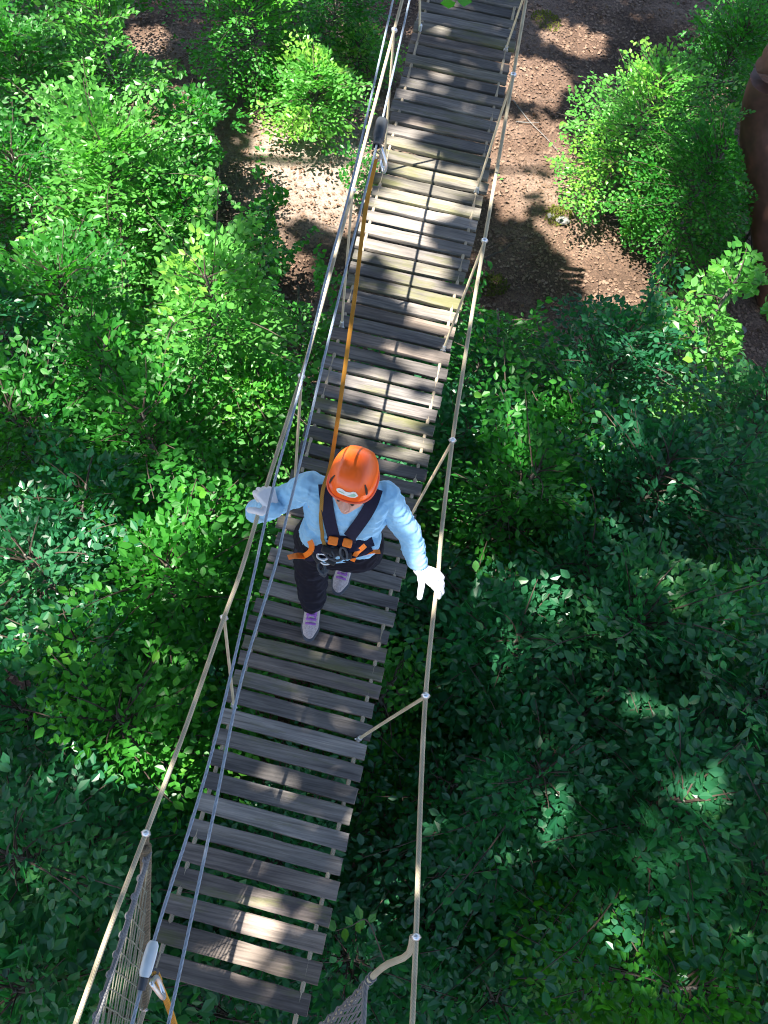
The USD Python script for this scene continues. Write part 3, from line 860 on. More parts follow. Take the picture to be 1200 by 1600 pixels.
patch(badge, 1.30, math.pi / 2 - 0.05, 0.17, 0.33, 0.0010, 'sticker_white', 'badge')
patch([(0.0, -0.6), (0.85, -0.55), (1.0, 0.0), (0.7, 0.55), (0.35, 0.05)], 1.30, math.pi / 2 - 0.05, 0.15, 0.33, 0.0030, 'sticker_green', 'badge_mark', 0.0008)
patch([(-1.0, -0.15), (-0.3, -0.2), (-0.25, 0.02), (-0.95, 0.1)], 1.30, math.pi / 2 - 0.05, 0.15, 0.33, 0.0030, 'sticker_green', 'badge_mark', 0.0008)
for s in (-1, 1):
    part(person, 'chin_strap', webbing(spline([headpt(s * 0.088, 0.02, 0.03), headpt(s * 0.076, -0.03, 0.030), headpt(s * 0.066, -0.07, 0.022), headpt(s * 0.045, -0.112, 0.012)], 14), 0.010, 0.002, HDIR), 'harness_navy', True)


# harness straps are laid on the sweater and trousers
def cast(tri, P0, c):
    """Points P0 moved out of the mesh along the direction away from the axis point c."""
    out = []
    for p in P0:
        d = norm(p - c)
        loc, idx, _ = tri.ray.intersects_location([c], [d], multiple_hits=True)
        out.append(loc[np.argmax(((loc - c) * d).sum(1))] if len(loc) else p)
    return np.array(out)


def on_front(tri, pxs, lift):
    """Where the sight lines of the photograph's pixels meet the garment, lifted off it."""
    out = []
    for px, py in pxs:
        r = norm(M @ np.array([(px - 600) / F, -(py - 800) / F, 1.0]))
        loc, _, fi = tri.ray.intersects_location([CAM], [r], multiple_hits=False)
        out.append(loc[0] + tri.face_normals[fi[0]] * lift * 0.5 - r * lift if len(loc) else U(px, py, DT + 1.0))
    return np.array(out)


front = trimesh.util.concatenate([sweater, trousers])


def surf_strap(name, pxs, w, m_, lift=0.016, n=22, t=0.004, label=None):
    P0 = on_front(front, spline([(a, b, 0) for a, b in pxs], n)[:, :2], lift)
    k = np.ones(9) / 9
    for _ in range(2):
      P1 = P0 = np.stack([np.convolve(np.pad(P0[:, i], 4, mode='reflect', reflect_type='odd'), k, 'valid') for i in range(3)], 1)
    view = norm(CAM - P1.mean(0))
    tn = norm(np.gradient(P1, axis=0))
    return part(person, name, webbing(P1, w, t, np.cross(tn, view)), m_, 30, label=label)


surf_strap('shoulder_strap', [(507, 757), (511, 785), (516, 815), (522, 838)], 0.056, 'harness_navy')
surf_strap('shoulder_strap', [(589, 765), (580, 790), (564, 815), (546, 838)], 0.056, 'harness_navy')
surf_strap('waist_belt', [(492, 856), (508, 853), (530, 856), (556, 853), (582, 842)], 0.05, 'harness_navy')
surf_strap('chest_strap', [(512, 836), (530, 841), (556, 841)], 0.035, 'harness_navy')
surf_strap('leg_loop', [(462, 862), (478, 868), (494, 868), (508, 862)], 0.045, 'harness_navy')
surf_strap('leg_loop', [(541, 866), (560, 862), (580, 856)], 0.04, 'harness_navy')
surf_strap('orange_strap', [(486, 842), (490, 852), (486, 862), (477, 866)], 0.026, 'harness_orange', 0.024)
surf_strap('orange_strap', [(550, 874), (556, 862), (565, 855), (570, 851)], 0.022, 'harness_orange', 0.024)
# loose orange ends that stick out at the hips
e0 = on_front(front, [(478, 867)], 0.016)[0]
e1 = U(450, 871, e0[2] + 0.03)
part(person, 'loose_strap_end', webbing(spline([e0, (e0 + e1) / 2 + [0, 0, 0.012], e1], 10), 0.034, 0.003, norm(CAM - e0) * 0.2 + np.array([0, -1.0, 0.3])), 'harness_orange', 30)
e0 = on_front(front, [(570, 864)], 0.016)[0]
e1 = U(594, 862, e0[2] + 0.02)
part(person, 'loose_strap_end', webbing(spline([e0, (e0 + e1) / 2 + [0, 0, 0.012], e1], 10), 0.022, 0.003, np.array([0, -1.0, 0.3])), 'harness_orange', 30)
for (px, py), tilt in (((521, 840), 0.05), ((542, 843), 0.25)):
    c = on_front(front, [(px, py)], 0.036)[0]
    R = frame(norm(CAM - c), LAT + [0, 0, tilt * -1])
    bp = part(person, 'buckle', place(man(rounded_box((0.044, 0.040, 0.014), 0.006)), R, c), 'harness_orange', 40)
# central ring, carabiners and belay gear
c0 = on_front(front, [(524, 858)], 0.032)[0]
tocam0 = norm(CAM - c0)
part(person, 'harness_ring', place(tm(trimesh.creation.torus(0.022, 0.005, 24, 10)), frame(tocam0 + [0.2, 0, 0.3], LAT), c0), 'dark_steel', True)
for (px, py), rot_, m_, sc in (((505, 866), 0.4, 'steel', 0.026), ((516, 862), 1.0, 'dark_steel', 0.032), ((504, 882), 1.4, 'dark_steel', 0.030), ((525, 868), -0.5, 'dark_steel', 0.03), ((536, 860), 1.35, 'dark_steel', 0.028), ((511, 872), -0.2, 'steel', 0.022)):
    c = on_front(front, [(px, py)], 0.036)[0]
    R = frame(norm(tocam0 + rng.normal(0, 0.25, 3)), LAT * math.cos(rot_) - np.array([0, 0, 1.0]) * math.sin(rot_))
    an = np.linspace(0, 2 * np.pi, 25)
    loop = np.stack([np.cos(an) * sc * (1 + 0.12 * np.sin(an)), np.sin(an) * sc * 0.52, 0 * an], 1)
    part(person, 'carabiner', place(tube(loop, 0.0062, 8, False), R, c), m_, True)
for (px, py), m_ in (((499, 868), 'black_plastic'), ((530, 860), 'black_plastic'), ((512, 857), 'black_plastic'), ((516, 872), 'black_plastic'), ((540, 866), 'black_plastic'), ((505, 890), 'dark_steel')):
    c = on_front(front, [(px, py)], 0.030)[0]
    part(person, 'gear_block', place(man(rounded_box((0.055, 0.036, 0.024), 0.007)), frame(tocam0, LAT + rng.normal(0, 0.4, 3)), c), m_, 40)

# lanyards
lan = [cB - np.array([0.0, 0.0, 0.10]) + axB * -0.05] + [above_deck(x, y, h) for x, y, h in ((571, 330, 1.92), (556, 450, 1.84), (541, 560, 1.74), (527, 660, 1.60))] + [U(516, 728, DT + 1.42), U(507, 757, DT + 1.40)]
lanyard = thing('lanyard', 'long orange webbing lanyard from the dark trolley to the helmeted person', 'lanyard', lan[2])
LP = spline(lan, 60)
part(lanyard, 'webbing', webbing(LP, 0.017, 0.006, np.array([1.0, 0.1, 0.1])), 'orange_webbing', 30)
LQ = on_front(front, spline([(507, 757, 0), (503, 785, 0), (502, 812, 0), (505, 838, 0), (508, 852, 0)], 16)[:, :2], 0.018)
part(lanyard, 'lower_webbing', webbing(np.vstack([LP[-1:], LQ]), 0.016, 0.005, LAT), 'yellow_brown_webbing', 30, label='darker lower end along the chest')
part(lanyard, 'hook', tube(spline([lan[0] + [0.012, 0, 0.06], lan[0] + [0.03, 0, 0.03], lan[0] + [0.012, 0, -0.01], lan[0] + [-0.008, 0, 0.02], lan[0] + [0.0, 0, 0.06]], 20), 0.005, 8), 'steel', True)
l2 = [above_deck(x, y, h) for x, y, h in ((243, 1521, 1.98), (249, 1537, 1.95), (257, 1556, 1.91), (266, 1580, 1.85), (278, 1620, 1.76))]
lan2 = thing('lanyard', 'short orange lanyard hanging below the silver trolley at the near end', 'lanyard', l2[0])
part(lan2, 'webbing', webbing(spline(l2, 24), 0.015, 0.008, np.array([1.0, 0.1, 0.0])), 'orange_webbing', 30)
part(lan2, 'stitched_end', place(man(rounded_box((0.022, 0.015, 0.04), 0.006)), frame(l2[0] - l2[2], [1, 0, 0]), l2[0] * 0.6 + l2[1] * 0.4), 'yellow_brown_webbing', 40)
part(lan2, 'carabiner', place(tm(trimesh.creation.torus(0.014, 0.0035, 20, 8)), frame([0.3, -0.6, 0.6], [1, 0, 0]), l2[0] + [-0.006, 0, 0.016]), 'dark_steel', True)
# ------------------------------------------------------------------ plants: trunk, branches, leaves
from shapely.geometry import Polygon as SPoly, Point as SPoint
import shapely

LEAF_V = np.array([[0, 0, 0], [0.18, 0.20, 0.03], [0.56, 0.31, 0.045], [1.0, 0, -0.05], [0.56, -0.31, 0.045], [0.18, -0.20, 0.03]])
LEAF_F = np.array([[0, 3, 2], [0, 2, 1], [0, 4, 3], [0, 5, 4]])

BARE = [SPoly(p).buffer(0) for p in (
    [(770, 470), (812, 100), (840, -10), (1090, -10), (1040, 60), (930, 95), (880, 120), (868, 200), (862, 260), (900, 330), (985, 385), (1025, 400), (1000, 470), (900, 455), (800, 490)],
    [(430, 230), (470, 225), (560, 240), (600, 180), (620, 60), (600, 60), (560, 180), (520, 330), (470, 380), (440, 300)],
    [(455, 400), (520, 360), (490, 500), (450, 480)],
    [(190, 60), (240, 20), (300, 60), (310, 120), (250, 110)],
    [(330, 165), (380, 200), (430, 300), (400, 345), (370, 310), (350, 230)],
    [(1130, 490), (1210, 450), (1210, 600), (1150, 570)],
    [(10, 1040), (60, 1030), (60, 1080), (15, 1085)],
    [(335, 300), (360, 300), (400, 360), (345, 350)],
    [(1152, 185), (1200, 95), (1260, 95), (1260, 440), (1188, 445)],
)]
BARE_U = shapely.union_all(BARE)


def bare(P):
    q = project(P)
    w = meshkit.noise(np.stack([q[:, 0] / 34, q[:, 1] / 34, np.zeros(len(q))], 1), 4) - 0.5
    w2 = meshkit.noise(np.stack([q[:, 0] / 34 + 50, q[:, 1] / 34, np.zeros(len(q))], 1), 9) - 0.5
    return shapely.contains_xy(BARE_U, q[:, 0] + w * 55, q[:, 1] + w2 * 55)


KITE_V = np.array([[0, 0, 0], [0.5, 0.36, 0.03], [1.0, 0, -0.02], [0.45, -0.36, 0.03]])
KITE_F = np.array([[0, 2, 1], [0, 3, 2]])


def kites(C, D, N, L, W=1.0):
    D = norm(D); N = norm(N - D * (N * D).sum(1, keepdims=True)); S = np.cross(N, D)
    T = KITE_V * [1, W, 1]
    V = C[:, None] + L[:, None, None] * (T[None, :, :1] * D[:, None] + T[None, :, 1:2] * S[:, None] + T[None, :, 2:] * N[:, None])
    return V, (KITE_F[None] + (np.arange(len(C)) * 4)[:, None, None]).reshape(-1, 3)


def make_leaves(C, D, N, L, W=1.0):
    """Leaf vertices for bases C, directions D, normals N, lengths L."""
    D = norm(D); N = norm(N - D * (N * D).sum(1, keepdims=True)); S = np.cross(N, D)
    T = LEAF_V * [1, W, 1]
    return C[:, None] + L[:, None, None] * (T[None, :, :1] * D[:, None] + T[None, :, 1:2] * S[:, None] + T[None, :, 2:] * N[:, None])


ALL = []                                              # every plant: path, branches, leaves


def sapling(base, h, R, nl, rg, leaf=0.075, low=0.25, dome=0.55, droop=0.25, step=0.034, tilt=0.55, lean=(0, 0), twig_len=0.36):
    """Returns (trunk mesh, list of branch meshes, leaf bases, directions, normals, lengths)."""
    base = np.asarray(base, float)
    tz = np.linspace(0, 1, 9)
    wob = np.stack([rg.normal(0, 0.04, 9), rg.normal(0, 0.04, 9), np.zeros(9)], 1) * tz[:, None]
    axis = base + np.stack([tz * lean[0], tz * lean[1], tz * h], 1) + wob
    trunk = tube(axis, (0.012 + 0.012 * h) * (1 - 0.85 * tz) + 0.003, 7)
    branches, C, D, N = [], [], [], []
    az0 = rg.uniform(0, 6.28)
    for i in range(nl):
        f = low + (1 - low) * ((i + rg.uniform(0, 1)) / nl) ** 0.85
        p0 = np.array([np.interp(f, tz, axis[:, k]) for k in range(3)])
        prof = math.sqrt(max(0.0, 1 - max(0, (f - dome) / (1.0 - dome)) ** 2)) * 0.88 + 0.12 if f > dome else 0.75 + 0.25 * f / dome
        a = az0 + i * 2.39996 + rg.normal(0, 0.25)
        lobe = 1 + 0.24 * math.sin(2 * a + az0 * 3) + 0.20 * math.sin(3 * a + az0 * 7) + 0.12 * math.sin(5 * a + 11 * az0 + 6 * f)
        Lb = R * prof * rg.uniform(0.62, 1.18) * lobe
        el = math.radians(8 + 55 * f ** 2 + rg.normal(0, 8))
        t = np.linspace(0, 1, 7)
        hdir = np.array([math.cos(a), math.sin(a), 0])
        bend = rg.normal(0, 0.12)
        sidev = np.array([-hdir[1], hdir[0], 0])
        P = p0 + (t * Lb * math.cos(el))[:, None] * hdir + (t ** 2 * Lb * bend)[:, None] * sidev
        P[:, 2] += t * Lb * math.sin(el) - droop * Lb * t ** 2
        branches.append(tube(P, 0.0062 * (1 - 0.8 * t) + 0.0012, 4))
        tn = norm(np.gradient(P, axis=0))
        m = max(3, int(Lb / 0.085))
        for j in range(m):
            u = 0.18 + 0.82 * (j + 0.5) / m
            q = np.array([np.interp(u, t, P[:, k]) for k in range(3)]); d0 = norm(np.array([np.interp(u, t, tn[:, k]) for k in range(3)]))
            s = 1 if j % 2 else -1
            up = norm(np.array([0, 0, 1.0]) + rg.normal(0, 0.22, 3)); up = norm(up - d0 * (up @ d0)); sd = np.cross(up, d0)
            td = norm(d0 * 0.62 + sd * s * 0.8 + up * rg.normal(0, 0.12))
            Lt = twig_len * (1.08 - 0.75 * u) * rg.uniform(0.6, 1.25) * min(1, Lb / 0.6 + 0.3)
            k = max(2, int(Lt / step))
            uu = (np.arange(k) + rg.uniform(0.2, 0.8)) / k
            pts = q + (uu * Lt)[:, None] * td - np.stack([0 * uu, 0 * uu, 0.25 * Lt * uu ** 2], 1)
            sg = np.where(np.arange(k) % 2, 1.0, -1.0)
            tsd = np.cross(up, td)
            dd = td * 0.6 + (sg * 0.8)[:, None] * tsd + rg.normal(0, 0.22, (k, 3))
            dd[-1] = td + rg.normal(0, 0.15, 3)
            C.append(pts); D.append(dd); N.append(up + rg.normal(0, tilt, (k, 3)))
    C, D, N = np.concatenate(C), np.concatenate(D), np.concatenate(N)
    L = leaf * 0.92 * np.clip(rg.normal(1.0, 0.24, len(C)), 0.45, 1.55)
    return trunk, branches, C, D, N, L


def add_plant(name, label, cat, base, pars, mat_, rg, group=None, keep=None, wood_='twig_brown', cap=300):
    trunk, branches, C, D, N, L = sapling(base, rg=rg, **pars)
    ok = ~bare(C + D * 0.04) & ~((np.abs(C[:, 0]) < 0.52) & (C[:, 2] > 3.55)) & (C[:, 2] > 0.03)
    if keep is not None:
        ok &= keep(C)
    C, D, N, L = C[ok], D[ok], N[ok], L[ok]
    br = []
    for v, f in branches:
        c = v.mean(0)
        if not (abs(c[0]) < 0.7 and c[2] > 3.4) and not bare(v[-8:].mean(0)[None])[0] and not bare(c[None])[0]:
            br.append((v, f))
    t = thing(name, label, cat, base, group)
    part(t, 'trunk', trunk, 'bark_grey', True)
    ALL.append(dict(path=t, branches=br, C=C, V=make_leaves(C, D, N, L), N=N, L=L, mat=mat_, wood=wood_, cap=cap))
    return t


# (photo x, y of the crown's middle, height of the crown's middle there, tree height, crown radius, branches, leaf length, leaf material, kind, label)
B, DK, BR = 'leaf_beech', 'leaf_shaded', 'leaf_sunlit'
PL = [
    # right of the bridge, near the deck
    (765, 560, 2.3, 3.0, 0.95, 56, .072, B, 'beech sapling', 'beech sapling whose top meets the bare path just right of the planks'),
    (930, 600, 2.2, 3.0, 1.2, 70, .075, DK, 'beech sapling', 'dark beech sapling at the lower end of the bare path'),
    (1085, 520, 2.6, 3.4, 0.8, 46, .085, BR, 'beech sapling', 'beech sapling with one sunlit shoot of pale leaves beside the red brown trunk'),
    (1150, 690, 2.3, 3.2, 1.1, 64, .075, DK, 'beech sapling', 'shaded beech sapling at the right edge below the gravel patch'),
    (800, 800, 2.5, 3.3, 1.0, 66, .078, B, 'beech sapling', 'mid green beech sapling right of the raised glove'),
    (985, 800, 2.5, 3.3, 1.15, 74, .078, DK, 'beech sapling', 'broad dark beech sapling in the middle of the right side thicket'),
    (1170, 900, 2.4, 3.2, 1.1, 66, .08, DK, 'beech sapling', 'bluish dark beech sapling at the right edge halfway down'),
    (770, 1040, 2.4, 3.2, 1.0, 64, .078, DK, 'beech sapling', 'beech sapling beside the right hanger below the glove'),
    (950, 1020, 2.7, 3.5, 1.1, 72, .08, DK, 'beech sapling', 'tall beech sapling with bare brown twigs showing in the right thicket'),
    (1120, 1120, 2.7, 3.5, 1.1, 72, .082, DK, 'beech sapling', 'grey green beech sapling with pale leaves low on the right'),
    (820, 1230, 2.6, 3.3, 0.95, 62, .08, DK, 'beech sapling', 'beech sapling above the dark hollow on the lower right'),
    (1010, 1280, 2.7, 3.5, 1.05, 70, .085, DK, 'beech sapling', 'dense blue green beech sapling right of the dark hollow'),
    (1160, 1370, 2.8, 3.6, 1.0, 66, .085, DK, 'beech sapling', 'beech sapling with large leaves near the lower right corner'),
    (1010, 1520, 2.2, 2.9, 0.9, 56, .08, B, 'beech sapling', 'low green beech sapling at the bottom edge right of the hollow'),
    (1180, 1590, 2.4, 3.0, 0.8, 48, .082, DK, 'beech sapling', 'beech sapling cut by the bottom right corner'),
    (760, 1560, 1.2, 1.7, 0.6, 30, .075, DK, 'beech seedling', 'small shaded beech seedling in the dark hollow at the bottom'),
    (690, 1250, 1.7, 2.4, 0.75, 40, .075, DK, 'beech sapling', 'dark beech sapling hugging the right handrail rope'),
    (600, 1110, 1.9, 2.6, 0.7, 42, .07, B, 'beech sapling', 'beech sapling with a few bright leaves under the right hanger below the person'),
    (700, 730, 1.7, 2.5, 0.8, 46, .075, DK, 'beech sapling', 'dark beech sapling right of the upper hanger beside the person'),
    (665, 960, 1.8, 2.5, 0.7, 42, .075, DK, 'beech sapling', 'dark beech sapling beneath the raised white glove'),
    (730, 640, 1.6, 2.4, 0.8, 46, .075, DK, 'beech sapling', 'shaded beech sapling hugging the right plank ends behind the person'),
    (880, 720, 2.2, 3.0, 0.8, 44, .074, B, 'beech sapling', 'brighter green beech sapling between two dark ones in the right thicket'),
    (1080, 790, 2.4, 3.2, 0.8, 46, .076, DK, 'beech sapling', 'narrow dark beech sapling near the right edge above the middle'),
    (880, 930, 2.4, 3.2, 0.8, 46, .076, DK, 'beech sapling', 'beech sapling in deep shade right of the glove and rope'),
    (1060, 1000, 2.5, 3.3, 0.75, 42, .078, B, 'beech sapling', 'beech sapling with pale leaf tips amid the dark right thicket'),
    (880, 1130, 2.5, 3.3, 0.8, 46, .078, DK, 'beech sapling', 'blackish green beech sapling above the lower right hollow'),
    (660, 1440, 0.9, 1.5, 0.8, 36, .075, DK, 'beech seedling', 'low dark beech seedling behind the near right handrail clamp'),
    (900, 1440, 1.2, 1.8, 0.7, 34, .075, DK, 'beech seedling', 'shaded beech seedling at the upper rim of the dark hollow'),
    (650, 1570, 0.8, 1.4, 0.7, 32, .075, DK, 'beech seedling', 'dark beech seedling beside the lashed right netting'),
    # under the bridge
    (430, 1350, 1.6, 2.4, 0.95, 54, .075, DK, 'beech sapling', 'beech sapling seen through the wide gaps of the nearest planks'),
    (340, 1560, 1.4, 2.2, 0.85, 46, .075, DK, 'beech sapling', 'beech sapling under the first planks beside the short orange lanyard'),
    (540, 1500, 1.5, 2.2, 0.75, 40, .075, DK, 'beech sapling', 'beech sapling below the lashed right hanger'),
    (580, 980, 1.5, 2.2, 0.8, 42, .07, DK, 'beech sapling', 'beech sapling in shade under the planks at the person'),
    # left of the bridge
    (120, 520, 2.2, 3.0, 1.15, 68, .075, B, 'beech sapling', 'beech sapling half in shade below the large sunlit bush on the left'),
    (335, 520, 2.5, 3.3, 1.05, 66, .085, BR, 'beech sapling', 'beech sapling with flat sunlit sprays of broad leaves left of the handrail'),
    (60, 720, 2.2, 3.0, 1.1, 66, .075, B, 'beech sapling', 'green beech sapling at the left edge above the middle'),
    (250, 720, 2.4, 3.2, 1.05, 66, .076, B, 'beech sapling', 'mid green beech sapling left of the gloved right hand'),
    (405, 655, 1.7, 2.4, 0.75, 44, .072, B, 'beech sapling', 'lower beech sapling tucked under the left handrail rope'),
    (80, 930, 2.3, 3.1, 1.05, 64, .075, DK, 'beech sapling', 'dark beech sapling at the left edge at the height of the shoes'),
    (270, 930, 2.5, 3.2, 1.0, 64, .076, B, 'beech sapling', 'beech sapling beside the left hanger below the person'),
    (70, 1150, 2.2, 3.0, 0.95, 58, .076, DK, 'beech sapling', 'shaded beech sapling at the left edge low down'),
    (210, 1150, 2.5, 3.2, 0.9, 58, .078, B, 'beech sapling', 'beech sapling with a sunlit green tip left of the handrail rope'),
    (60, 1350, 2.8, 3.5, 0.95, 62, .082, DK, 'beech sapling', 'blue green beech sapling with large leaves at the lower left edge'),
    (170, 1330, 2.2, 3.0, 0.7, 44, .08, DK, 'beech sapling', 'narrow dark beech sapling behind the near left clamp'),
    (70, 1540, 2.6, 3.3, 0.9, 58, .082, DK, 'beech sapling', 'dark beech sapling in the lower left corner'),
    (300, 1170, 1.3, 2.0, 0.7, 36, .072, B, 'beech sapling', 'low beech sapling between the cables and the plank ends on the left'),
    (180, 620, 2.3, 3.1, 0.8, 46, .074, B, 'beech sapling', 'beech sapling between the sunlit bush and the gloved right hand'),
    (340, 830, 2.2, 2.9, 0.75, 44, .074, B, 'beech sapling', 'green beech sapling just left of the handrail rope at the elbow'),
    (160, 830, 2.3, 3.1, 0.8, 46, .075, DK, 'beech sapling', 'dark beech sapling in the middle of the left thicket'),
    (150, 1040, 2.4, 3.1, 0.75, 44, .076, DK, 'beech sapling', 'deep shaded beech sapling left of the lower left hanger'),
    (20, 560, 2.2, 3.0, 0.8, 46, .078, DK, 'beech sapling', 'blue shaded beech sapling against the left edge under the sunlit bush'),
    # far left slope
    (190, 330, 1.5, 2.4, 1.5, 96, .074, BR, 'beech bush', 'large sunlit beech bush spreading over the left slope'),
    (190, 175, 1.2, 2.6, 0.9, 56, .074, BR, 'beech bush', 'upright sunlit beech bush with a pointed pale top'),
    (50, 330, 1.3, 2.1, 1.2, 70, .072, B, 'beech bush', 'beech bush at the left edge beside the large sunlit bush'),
    (50, 160, 1.1, 1.9, 1.3, 76, .072, B, 'beech bush', 'dark beech bush at the left edge with bright patches on top'),
    (90, 35, 0.9, 1.7, 1.3, 72, .07, B, 'beech bush', 'beech bush in the upper left corner'),
    (300, 380, 1.3, 2.0, 1.0, 58, .072, B, 'beech bush', 'beech bush between the large sunlit bush and the broad sunlit sprays'),
    (310, 240, 0.9, 1.5, 0.9, 50, .07, B, 'beech bush', 'low beech bush right of the pointed sunlit bush'),
    (390, 70, 0.8, 1.6, 1.2, 66, .07, B, 'beech bush', 'shaded green bush at the top left of the bridge'),
    (520, 30, 0.7, 1.4, 1.0, 52, .07, B, 'beech bush', 'bush at the top edge just left of the cables'),
    (490, 165, 0.6, 1.1, 0.75, 46, .075, BR, 'small shrub', 'small overexposed shrub on the bright bare ground left of the cables'),
    (420, 400, 1.0, 1.7, 0.75, 42, .07, B, 'beech bush', 'low bush beside the dappled gap left of the handrail'),
    (560, 95, 0.4, 0.8, 0.5, 26, .07, BR, 'small shrub', 'tiny yellow green shrub beside the far cables'),
    (450, 120, 0.4, 0.8, 0.5, 22, .07, B, 'small shrub', 'tiny shaded shrub behind the overexposed shrub'),
    (550, 280, 0.35, 0.7, 0.4, 20, .06, B, 'small shrub', 'tiny green shrub at the foot of the far left hanger'),
    (640, 640, 1.2, 1.9, 0.7, 38, .07, DK, 'beech sapling', 'dark beech sapling partly under the planks behind the person'),
    (470, 520, 1.2, 1.9, 0.6, 34, .07, B, 'beech sapling', 'small beech sapling between the handrail rope and the planks'),
]
LABEL_KIND = {}
rg = np.random.default_rng(11)
for (px, py, zc, h, R, nl, lf_, mt, cat, lab) in PL:
    c = U(px, py, zc)
    g0 = float(ground_z(np.array([c[0]]), np.array([c[1]]))[0])
    base = [c[0], c[1], g0 - 0.02]
    add_plant(cat.replace(' ', '_'), lab, cat, base, dict(h=h - g0, R=R * 1.2, nl=int(nl * 1.5), leaf=lf_ * rg.uniform(0.86, 1.06), dome=0.5 if 'bush' not in cat else 0.35, low=0.22 if 'bush' not in cat else 0.08, droop=0.3), mt, rg)

# the dense small-leaved bushes of the upper right
for (px, py, zc, h, R, nl, lab) in [
    (985, 235, 1.2, 2.1, 1.25, 150, 'dense rounded bush of small leaves beside the bare path, sunlit at its left rim'),
    (1110, 150, 1.1, 2.0, 1.4, 150, 'dense dark bush behind the rounded one at the upper right'),
    (1080, 320, 1.1, 1.9, 1.3, 140, 'dense bush of small leaves in front of the red brown trunk'),
    (1170, 50, 0.9, 1.6, 1.2, 90, 'green bush in the upper right corner'),
    (1195, 330, 0.9, 1.5, 1.0, 90, 'dark small leaved bush at the right edge behind the trunk')]:
    c = U(px, py, zc)
    g0 = float(ground_z(np.array([c[0]]), np.array([c[1]]))[0])
    add_plant('dense_bush', lab, 'bush', [c[0], c[1], g0 - 0.02], dict(h=h, R=R, nl=nl, leaf=0.062, dome=0.25, low=0.05, droop=0.2, step=0.036, tilt=0.5), BR if px < 1000 else B, rg)

# a single sunlit twig at the plank ends, and the beech twig that hangs in at the top
for nm, lab, pts, lf_, mt in (
    ('beech_twig', 'beech twig with green leaves hanging into the frame above the far planks', [U(712, -150, 6.9), U(716, -70, 6.55), U(716, -30, 6.35), U(712, 4, 6.15)], .085, B),
    ('beech_shoot', 'thin beech shoot with one pale leaf at the ends of the near planks', [U(600, 1500, 2.6), U(575, 1440, 3.3), U(548, 1447, 3.72), U(524, 1455, 3.86)], .075, BR)):
    P_ = spline(pts, 14)
    t = thing(nm, lab, 'twig', pts[0])
    part(t, 'stem', tube(P_, np.linspace(0.005, 0.0018, 14), 5), 'twig_brown', True)
    for i in range(4, 14):
        if nm == 'beech_shoot' and i < 7:
            continue
        d = norm(P_[i] - P_[i - 1]); sd = norm(np.cross(d, CAM - P_[i])) * (1 if i % 2 else -1)
        V_ = make_leaves(P_[i:i + 1], (d * 0.6 + sd)[None], (norm(CAM - P_[i]) + rg.normal(0, 0.35, 3))[None], np.array([lf_ * rg.uniform(0.8, 1.15)]))[0]
        raw_mesh(t, 'leaf', V_ - ORIGIN[t], LEAF_F, mt)

# which leaves can be seen: nearest per small cell of the view
allC = np.concatenate([d['V'].mean(1) for d in ALL]); owner = np.concatenate([np.full(len(d['C']), i) for i, d in enumerate(ALL)])
allL = np.concatenate([d['L'] for d in ALL]); allN = norm(np.concatenate([d['N'] for d in ALL]))
q = project(allC)
sz = allL * F / np.maximum(q[:, 2], 0.1) * (0.35 + 0.65 * np.abs((allN * norm(CAM - allC)).sum(1)))
inside = (q[:, 0] > 4) & (q[:, 0] < 1196) & (q[:, 1] > 4) & (q[:, 1] < 1596) & (q[:, 2] > 0)
dk = [project(deck(k)[0] + s * 0.42 * deck(k)[1])[0, :2] for s, ks in ((-1, range(-3, 66)), (1, range(65, -4, -1))) for k in ks]  if False else None
dL = project(np.array([deck(k)[0] - 0.40 * deck(k)[1] for k in range(-3, 66)]))[:, :2]
dR = project(np.array([deck(k)[0] + 0.40 * deck(k)[1] for k in range(-3, 66)]))[:, :2]
inside &= ~shapely.contains_xy(SPoly(np.vstack([dL, dR[::-1]])).buffer(0), q[:, 0], q[:, 1])
cell = (q[:, 0] // 7).astype(int) * 400 + (q[:, 1] // 7).astype(int)
order = np.lexsort((q[:, 2], cell))
order = order[inside[order]]
first = np.concatenate([[True], cell[order][1:] != cell[order][:-1]])
seen = np.zeros(len(allC), bool); seen[order[first]] = True
start = 0
for i, d in enumerate(ALL):
    n = len(d['C']); sl = slice(start, start + n); start += n
    cand = np.nonzero(seen[sl] & (sz[sl] > 9.5))[0]
    cand = cand[np.argsort(-sz[sl][cand])][:d['cap']]
    o = ORIGIN[d['path']]
    for k in cand:
        raw_mesh(d['path'], 'leaf', d['V'][k] - o, LEAF_F, d['mat'])
    rest = np.ones(n, bool); rest[cand] = False
    Vr = d['V'][rest]
    if len(Vr):
        Fr = (LEAF_F[None] + (np.arange(len(Vr)) * 6)[:, None, None]).reshape(-1, 3)
        tag(raw_mesh(d['path'], 'crown', Vr.reshape(-1, 3) - o, Fr, d['mat']), kind='stuff')
    for v, f in d['branches']:
        raw_mesh(d['path'], 'branch', v - o, f, d['wood'])
print('leaves', len(allC), 'seen', int(seen.sum()))

